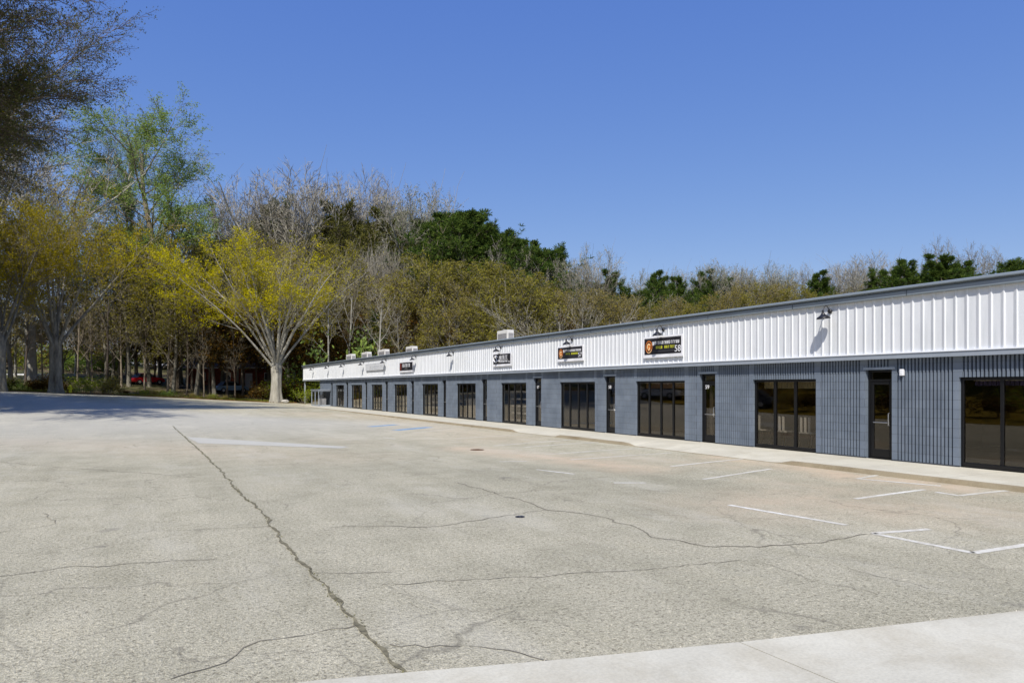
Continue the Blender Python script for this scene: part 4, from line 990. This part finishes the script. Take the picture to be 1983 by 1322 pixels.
for i, (k, u, v, d, w) in enumerate(sorted(W, key=lambda a: a[1])):
    key = (k, whereL(u)); seen[key] = seen.get(key, 0)+1; n = seen[key]
    q = DESC[k]
    if cnt[key] > 1: q = ('leftmost ' if n == 1 else 'rightmost ' if n == cnt[key] else ORD[n-1]+' from left ')+q
    x, y, h = at(u, d, v); put(k, i*7+u, x, y, h, q+' '+whereL(u), GRP[k], w, cat='shrub' if k == 'understory' else 'tree')
# shrubs along the lot edge
S = [(1,'low dark rust-leaved shrub',1),(0,'low bright green shrub',0),(2,'low tan twiggy shrub',2),(3,'low fresh-green shrub',3)]
rs = random.Random(77); k = 0; lst = []
for u in range(-10, 596, 14):
    mid = 240 < u < 500
    if mid and rs.random() < .5: continue
    lst.append((u+rs.uniform(-5, 5), rs.choice([0, 1, 1, 2, 2, 3]), rs.uniform(750, 762) if mid else rs.uniform(712, 748)))
cnt = {}; seen = {}
def whereS(u):
    for b, s in [(60, 'by the left picture edge'), (110, 'beside the flat white carport'), (180, 'right of the low-forked tree'), (260, 'under the narrow green tree'), (360, 'at the foot of the tallest tree'), (440, 'in front of the red brick house'), (510, 'just left of the vase-shaped tree'), (700, 'just right of the vase-shaped tree')]:
        if u < b: return s
for u, kk, v in lst: cnt[(kk, whereS(u))] = cnt.get((kk, whereS(u)), 0)+1
for u, kk, v in lst:
    # stand 1.5-4 m beyond the lot edge
    for d in np.arange(50, 110, .5):
        x, y = ud(u, d)
        if y > edgeY(x)+1.2: break
    d += rs.uniform(.5, 4); x, y = ud(u, d)
    if 500 < u < 570: d += 3; x, y = ud(u, d)
    h = max(.7, CAMZ+(HV-v)*d/F-terrain(x, y))*.85
    key = (kk, whereS(u)); seen[key] = seen.get(key, 0)+1; n = seen[key]
    q = ['low bright yellow-green shrub', 'low dark rust-leaved shrub', 'low tan twiggy shrub', 'low fresh-green shrub'][kk]
    if cnt[key] > 1: q = ('leftmost ' if n == 1 else 'rightmost ' if n == cnt[key] else ORD[n-1]+' from left ')+q
    put('understory', kk, x, y, h, q+' '+whereS(u), 'shrubs along the edge of the lot', 1.3, cat='shrub')
x, y, h = at(588, 70, 748); put('understory', 0, x, y, h, 'bright yellow-green bush at the far end of the building', None, .8, cat='shrub')
x, y, h = at(694, 76, 640); put('understory', 3, x, y, h, 'leafy green evergreen rising above the far rooftop units', None, .7, cat='shrub')
x, y, h = at(592, 82, 690); put('understory', 3, x, y, h, 'leafy green bush just left of the roof end', None, .8, cat='shrub')
# woods across the lot, behind the photographer (they show only in the glass)
for i, (x, y) in enumerate([(-34, 12), (-33, 18), (-36, 24), (-34, 30), (-35, 37), (-33, 44), (-36, 50), (-34, 57), (-35, 64), (-37, 71), (-42, 21), (-41, 33), (-42, 46), (-44, 60), (-36, 79), (-40, 88), (-32, 97), (-45, 74)]):
    put(['brown', 'pine', 'olive', 'rust'][i % 4], i, x, y, 15, 'tree on the bank opposite the shops, seen only as a reflection', 'trees on the bank opposite the shops', 1.5)
# grass verge with hedge and parked vehicles along the lot's left side (added outside the frame to shape the reflections in the glass)
gv = leaf_mat('golden_grass', [(.14,.10,.02),(.26,.18,.03),(.3,.22,.04)]); V = []; Fc = []
vx = lambda y: -(.142*max(0, y)+3.6)
for j in range(36):
    y = -12+2*j
    for i in range(9): x = vx(y)-i*3.2; V.append((x, y, terrain(x, y)+(.02 if i == 0 else .10+.10*i+.05*noise.noise(Vector((x, y, 0))))))
for j in range(35):
    for i in range(8): Fc.append((j*9+i, (j+1)*9+i, (j+1)*9+i+1, j*9+i+1))
tag(mesh_obj('grass_verge', V, Fc, gv, smooth=True), 'golden grass verge added left of the lot for its reflection', kind='structure')
for i in range(22):
    y = -4+3*i; x = vx(y)-2.2-(i*7 % 3)*.8
    put('understory', [1, 2, 1, 0][i % 4], x, y, 1.3+.5*(i*5 % 4)/3, 'hedge shrub added on the verge left of the lot, seen only as a reflection', 'hedge shrubs on the left verge', 1.6, cat='shrub', zoff=.25)
# ------------------------------------------------------------------ things beyond the trees
def car(u, depth, col, label, rz, zo=0):
    x, y = ud(u, depth); t = empty('parked_car', (x, y, terrain(x, y)+zo), label, 'car', None, rz)
    body = simple('car_paint', col, .3, .2, .03)
    prof = [(-2.1, .35), (-2.15, .62), (-2.0, .86), (-1.2, .95), (1.0, .97), (1.9, .82), (2.1, .62), (2.1, .35)]
    def ex(pr, w, nm, m, w2=None):
        w2 = w2 or w; n = len(pr); V = [(a, -w, b) for a, b in pr]+[(a, w, b) for a, b in pr]
        return mesh_obj(nm, V, [tuple(range(n)), tuple(range(2*n-1, n-1, -1))]+[(i, i+n, (i+1) % n+n, (i+1) % n) for i in range(n)], m, t)
    ex(prof, .85, 'body', body)
    V = [(-1.55, s*.8, .955) for s in (-1, 1)]+[(1.05, s*.8, .972) for s in (-1, 1)]+[(-1.0, s*.62, 1.42) for s in (-1, 1)]+[(.35, s*.62, 1.42) for s in (-1, 1)]
    mesh_obj('windows', V, [(0, 2, 6, 4), (1, 5, 7, 3), (0, 4, 5, 1), (2, 3, 7, 6)], M['black'], t)
    mb = MB(); mb.box(-1.02, .38, -.64, .64, 1.421, 1.47, bev=.02); mb.build('car_roof', body, t)
    for a in (-1.35, 1.3):
        for s in (-.84, .84):
            mb = MB(); mb.tube([(a, s-.1, .33), (a, s+.1, .33)], [.33, .33], 18); w = mb.build('wheel', M['black'], t)
            mb = MB(); mb.tube([(a, s+(.1 if s > 0 else -.1), .33), (a, s+(.112 if s > 0 else -.112), .33)], [.18, .16], 14); mb.build('rim', M['acw'], w)
    for s in (-.6, .6): mb = MB(); mb.box(2.08, 2.12, s-.15, s+.15, .6, .72); mb.build('headlight', M['signwhite'], t)
car(283, 91, (.5, .015, .02), 'red car glimpsed between trunks beyond the left trees', .5, 0)
car(447, 90, (.30, .42, .55), 'pale blue car parked in front of the red brick house', .3)
car(590, 88, (.05, .16, .55), 'bright blue car glimpsed left of the building end', .3, .3)
for q, (yy, c_, lb) in enumerate([(50, (.75, .75, .75), 'white car on the left verge, nearer of the two seen as reflections'), (57, (.7, .7, .72), 'white car on the left verge, farther of the two seen as reflections'), (38, (.05, .06, .08), 'dark car added on the left verge, seen only as a reflection')]):
    car(0, 50, c_, lb, 1.2); o_ = [o for o in bpy.data.objects if o.get('label') == lb][0]; xx = vx(yy)-1.9; o_.location = (xx, yy, terrain(xx, yy)+.12)  # vehicles added out of view for their reflections in the windows
x, y = ud(490, 103)
hs = empty('brick_house', (x, y, terrain(x, y)-.2), 'low red brick house glimpsed behind the vase-shaped tree', 'house', None, -.45)
brick = simple('red_brick', (.28, .07, .04), .9, 0, .35, 3)
mb = MB(); mb.box(-8, 8, -4, 4, 0, 2.9); mb.build('wall', brick, hs)
mb = MB(); V = [(-8.6, -4.6, 2.85), (8.6, -4.6, 2.85), (8.6, 4.6, 2.85), (-8.6, 4.6, 2.85), (-8.6, 0, 4.6), (8.6, 0, 4.6)]; mb.add(V, [(0, 1, 5, 4), (2, 3, 4, 5), (1, 2, 5), (3, 0, 4), (0, 3, 2, 1)]); mb.build('roof', simple('brown_shingles', (.12, .085, .06), .9), hs)
for k in (-6, -2.5, 3.5, 6.3):
    mb = MB(); mb.box(k-.6, k+.6, -4.05, -3.98, 1, 2.2); w = mb.build('window', M['signwhite'], hs); mb = MB(); mb.box(k-.5, k+.5, -4.07, -4.051, 1.1, 2.1); mb.build('pane', M['black'], w)
mb = MB(); mb.box(.2, 1.2, -4.06, -3.98, 0, 2.1); mb.build('door', M['signwhite'], hs); mb = MB(); mb.box(-8.65, 8.65, -4.68, -4.61, 2.75, 2.95); mb.build('gutter', M['signwhite'], hs)
x, y = ud(57, 92); cp = empty('carport', (x, y, terrain(x, y)), 'flat white-roofed carport beyond the left trees', 'carport', None, -.5)
zc = CAMZ+(HV-724)*92/F-terrain(x, y)
mb = MB(); mb.box(-2.0, 2.0, -1.5, 1.5, zc-.2, zc, bev=.02); mb.build('roof', M['signwhite'], cp)
for a in (-1.8, 1.8):
    for b in (-1.3, 1.3): mb = MB(); mb.tube([(a, b, -.2), (a, b, zc-.19)], [.05, .05], 8); mb.build('post', M['bark_brown'], cp)
for d in np.arange(50, 110, .5):
    x, y = ud(136, d)
    if y > edgeY(x)+.5: break
yel = simple('hydrant_yellow', (.75, .70, .02), .5); z0 = terrain(x, y)-.05
hy = empty('fire_hydrant', (x, y, z0), 'bright yellow hydrant at the lot edge right of the low-forked tree', 'hydrant')
mb = MB(); mb.tube([(0, 0, 0), (0, 0, .08), (0, 0, .09), (0, 0, .7), (0, 0, .72), (0, 0, .76), (0, 0, .88), (0, 0, .93)], [.2, .2, .14, .14, .18, .18, .1, .03], 16); mb.build('barrel', yel, hy)
for a in (-1, 1): mb = MB(); mb.tube([(a*.13, 0, .55), (a*.24, 0, .55), (a*.25, 0, .55)], [.07, .07, .05], 12); mb.build('nozzle', yel, hy)
x, y = ud(552, 73.5); mb = MB(); rr = random.Random(4)
V = []; 
for i in range(5):
    for k in range(9): a = 6.28*k/9; rad = .32*math.sin(math.pi*(i+.6)/5.4)*rr.uniform(.85, 1.15); V.append((x+rad*math.cos(a)*1.3, y+rad*math.sin(a), terrain(x, y)-.03+.42*i/4))
mb.add(V, [(i*9+k, i*9+(k+1) % 9, (i+1)*9+(k+1) % 9, (i+1)*9+k) for i in range(4) for k in range(9)]+[tuple(36+k for k in range(9))])
tag(mb.build('rock', simple('pale_rock', (.4, .38, .34), .9, 0, .2, 5)), 'pale rock beside the foot of the vase-shaped tree', 'rock')
# tan-roofed shed beyond the building end
x, y = ud(618, 96); sh = empty('shed', (x, y, terrain(x, y)), 'tan-roofed shed just above the far end of the fascia', 'shed', None, -.4); zt = CAMZ+(HV-699)*96/F-terrain(x, y)
mb = MB(); mb.box(-1.7, 1.7, -1.5, 1.5, 0, zt-.6); mb.build('wall', M['acw'], sh)
mb = MB(); mb.add([(-1.9, -1.8, zt-.6), (1.9, -1.8, zt-.6), (1.9, 1.8, zt-.6), (-1.9, 1.8, zt-.6), (-1.9, 0, zt), (1.9, 0, zt)], [(0, 1, 5, 4), (2, 3, 4, 5), (1, 2, 5), (3, 0, 4), (0, 3, 2, 1)]); mb.build('roof', simple('tan_shingle', (.45, .37, .25)), sh)
# leaf-strewn strip at the lot edge
mb = MB(); r = random.Random(9)
for i in range(9000):
    xx = r.uniform(-22, 15.2); e = edgeY(xx); yy = e+r.gauss(.4, .9) if r.random() < .8 else e+r.uniform(0, 7); 
    if yy < e-.8: continue
    z = terrain(xx, yy)+.02; s = .05+.07*r.random(); a = r.random()*6.28; b = r.uniform(-.03, .09)
    mb.add([(xx-s*math.cos(a), yy-s*math.sin(a), z), (xx+s*.6*math.sin(a), yy-s*.6*math.cos(a), z+b), (xx+s*math.cos(a), yy+s*math.sin(a), z+.02), (xx-s*.6*math.sin(a), yy+s*.6*math.cos(a), z+b*.5)], [(0, 1, 2, 3)])
tag(mb.build('fallen_leaves', leaf_mat('dry_leaves', [(.14, .06, .02), (.28, .14, .04), (.2, .1, .04)])), 'dry brown leaves drifted along the far edge of the lot', 'leaves', kind='stuff')
# grass on the verge
mb = MB()
for i in range(16000):
    xx = r.uniform(-24, 15); e = edgeY(xx); yy = e+.4+abs(r.gauss(0, 5))
    if noise.noise(Vector((xx*.15, yy*.15, 4))) < -.05: continue
    z = terrain(xx, yy); s = .12+.22*r.random(); a = r.random()*6.28; w = .035
    mb.add([(xx-w*math.cos(a), yy-w*math.sin(a), z), (xx+w*math.cos(a), yy+w*math.sin(a), z), (xx+.08*r.gauss(0, 1), yy+.08*r.gauss(0, 1), z+s)], [(0, 1, 2)])
tag(mb.build('grass', leaf_mat('verge_grass', [(.08, .12, .02), (.17, .2, .03), (.3, .26, .07)])), 'patchy spring grass under the far trees', 'grass', kind='stuff')
# ------------------------------------------------------------------ light, sky, camera
sc = bpy.context.scene
sx, sy, sz = -.26, -.32, .48; el = math.atan2(sz, math.hypot(sx, sy))
w = bpy.data.worlds.new('World'); sc.world = w; w.use_nodes = True; nt = w.node_tree
sky = nt.nodes.new('ShaderNodeTexSky'); sky.sky_type = 'NISHITA'; sky.sun_disc = False; sky.sun_elevation = el; sky.sun_rotation = math.atan2(sx, sy)
sky.air_density = 1.0; sky.dust_density = .15; sky.ozone_density = 5.0; sky.altitude = 300
bg = nt.nodes['Background']; hs_ = nt.nodes.new('ShaderNodeGamma'); hs_.inputs[1].default_value = .7; nt.links.new(sky.outputs[0], hs_.inputs[0]); vm_ = nt.nodes.new('ShaderNodeVectorMath'); vm_.operation = 'MULTIPLY'; vm_.inputs[1].default_value = (.77, 1.0, 1.52); nt.links.new(hs_.outputs[0], vm_.inputs[0]); 
sp_ = nt.nodes.new('ShaderNodeSeparateColor'); cb_ = nt.nodes.new('ShaderNodeCombineColor'); nt.links.new(vm_.outputs[0], sp_.inputs[0])
for ch_, base_, pw_, ml_ in ((0, .695, 1.3, .93), (1, 1.49, 1.0, .97), (2, 3.44, .42, 1.08)):
    q_ = math_(nt, 'MULTIPLY', math_(nt, 'POWER', math_(nt, 'DIVIDE', sp_.outputs[ch_], base_), pw_), base_*ml_); nt.links.new(q_, cb_.inputs[ch_])
nt.links.new(cb_.outputs[0], bg.inputs[0]); bg.inputs[1].default_value = .128
sl = bpy.data.lights.new('sun', 'SUN'); sl.energy = 4.2; sl.angle = R(.53); sl.color = (1, .95, .87)
so = bpy.data.objects.new('sun', sl); C.objects.link(so); so.rotation_euler = Vector((sx, sy, sz)).to_track_quat('Z', 'Y').to_euler()
cd = bpy.data.cameras.new('camera'); co = bpy.data.objects.new('camera', cd); C.objects.link(co); co.location = (0, 0, CAMZ); co.rotation_euler = (R(90), 0, -YAW)
cd.sensor_width = 36; cd.lens = 24; cd.shift_y = 89/1983; cd.clip_end = 2000; sc.camera = co
sc.view_settings.view_transform = 'Standard'; sc.view_settings.look = 'None'; sc.view_settings.exposure = 0.36
print('FACES', {k: ([t.nf for t in v] if isinstance(v, list) else v.nf) for k, v in P.items()})
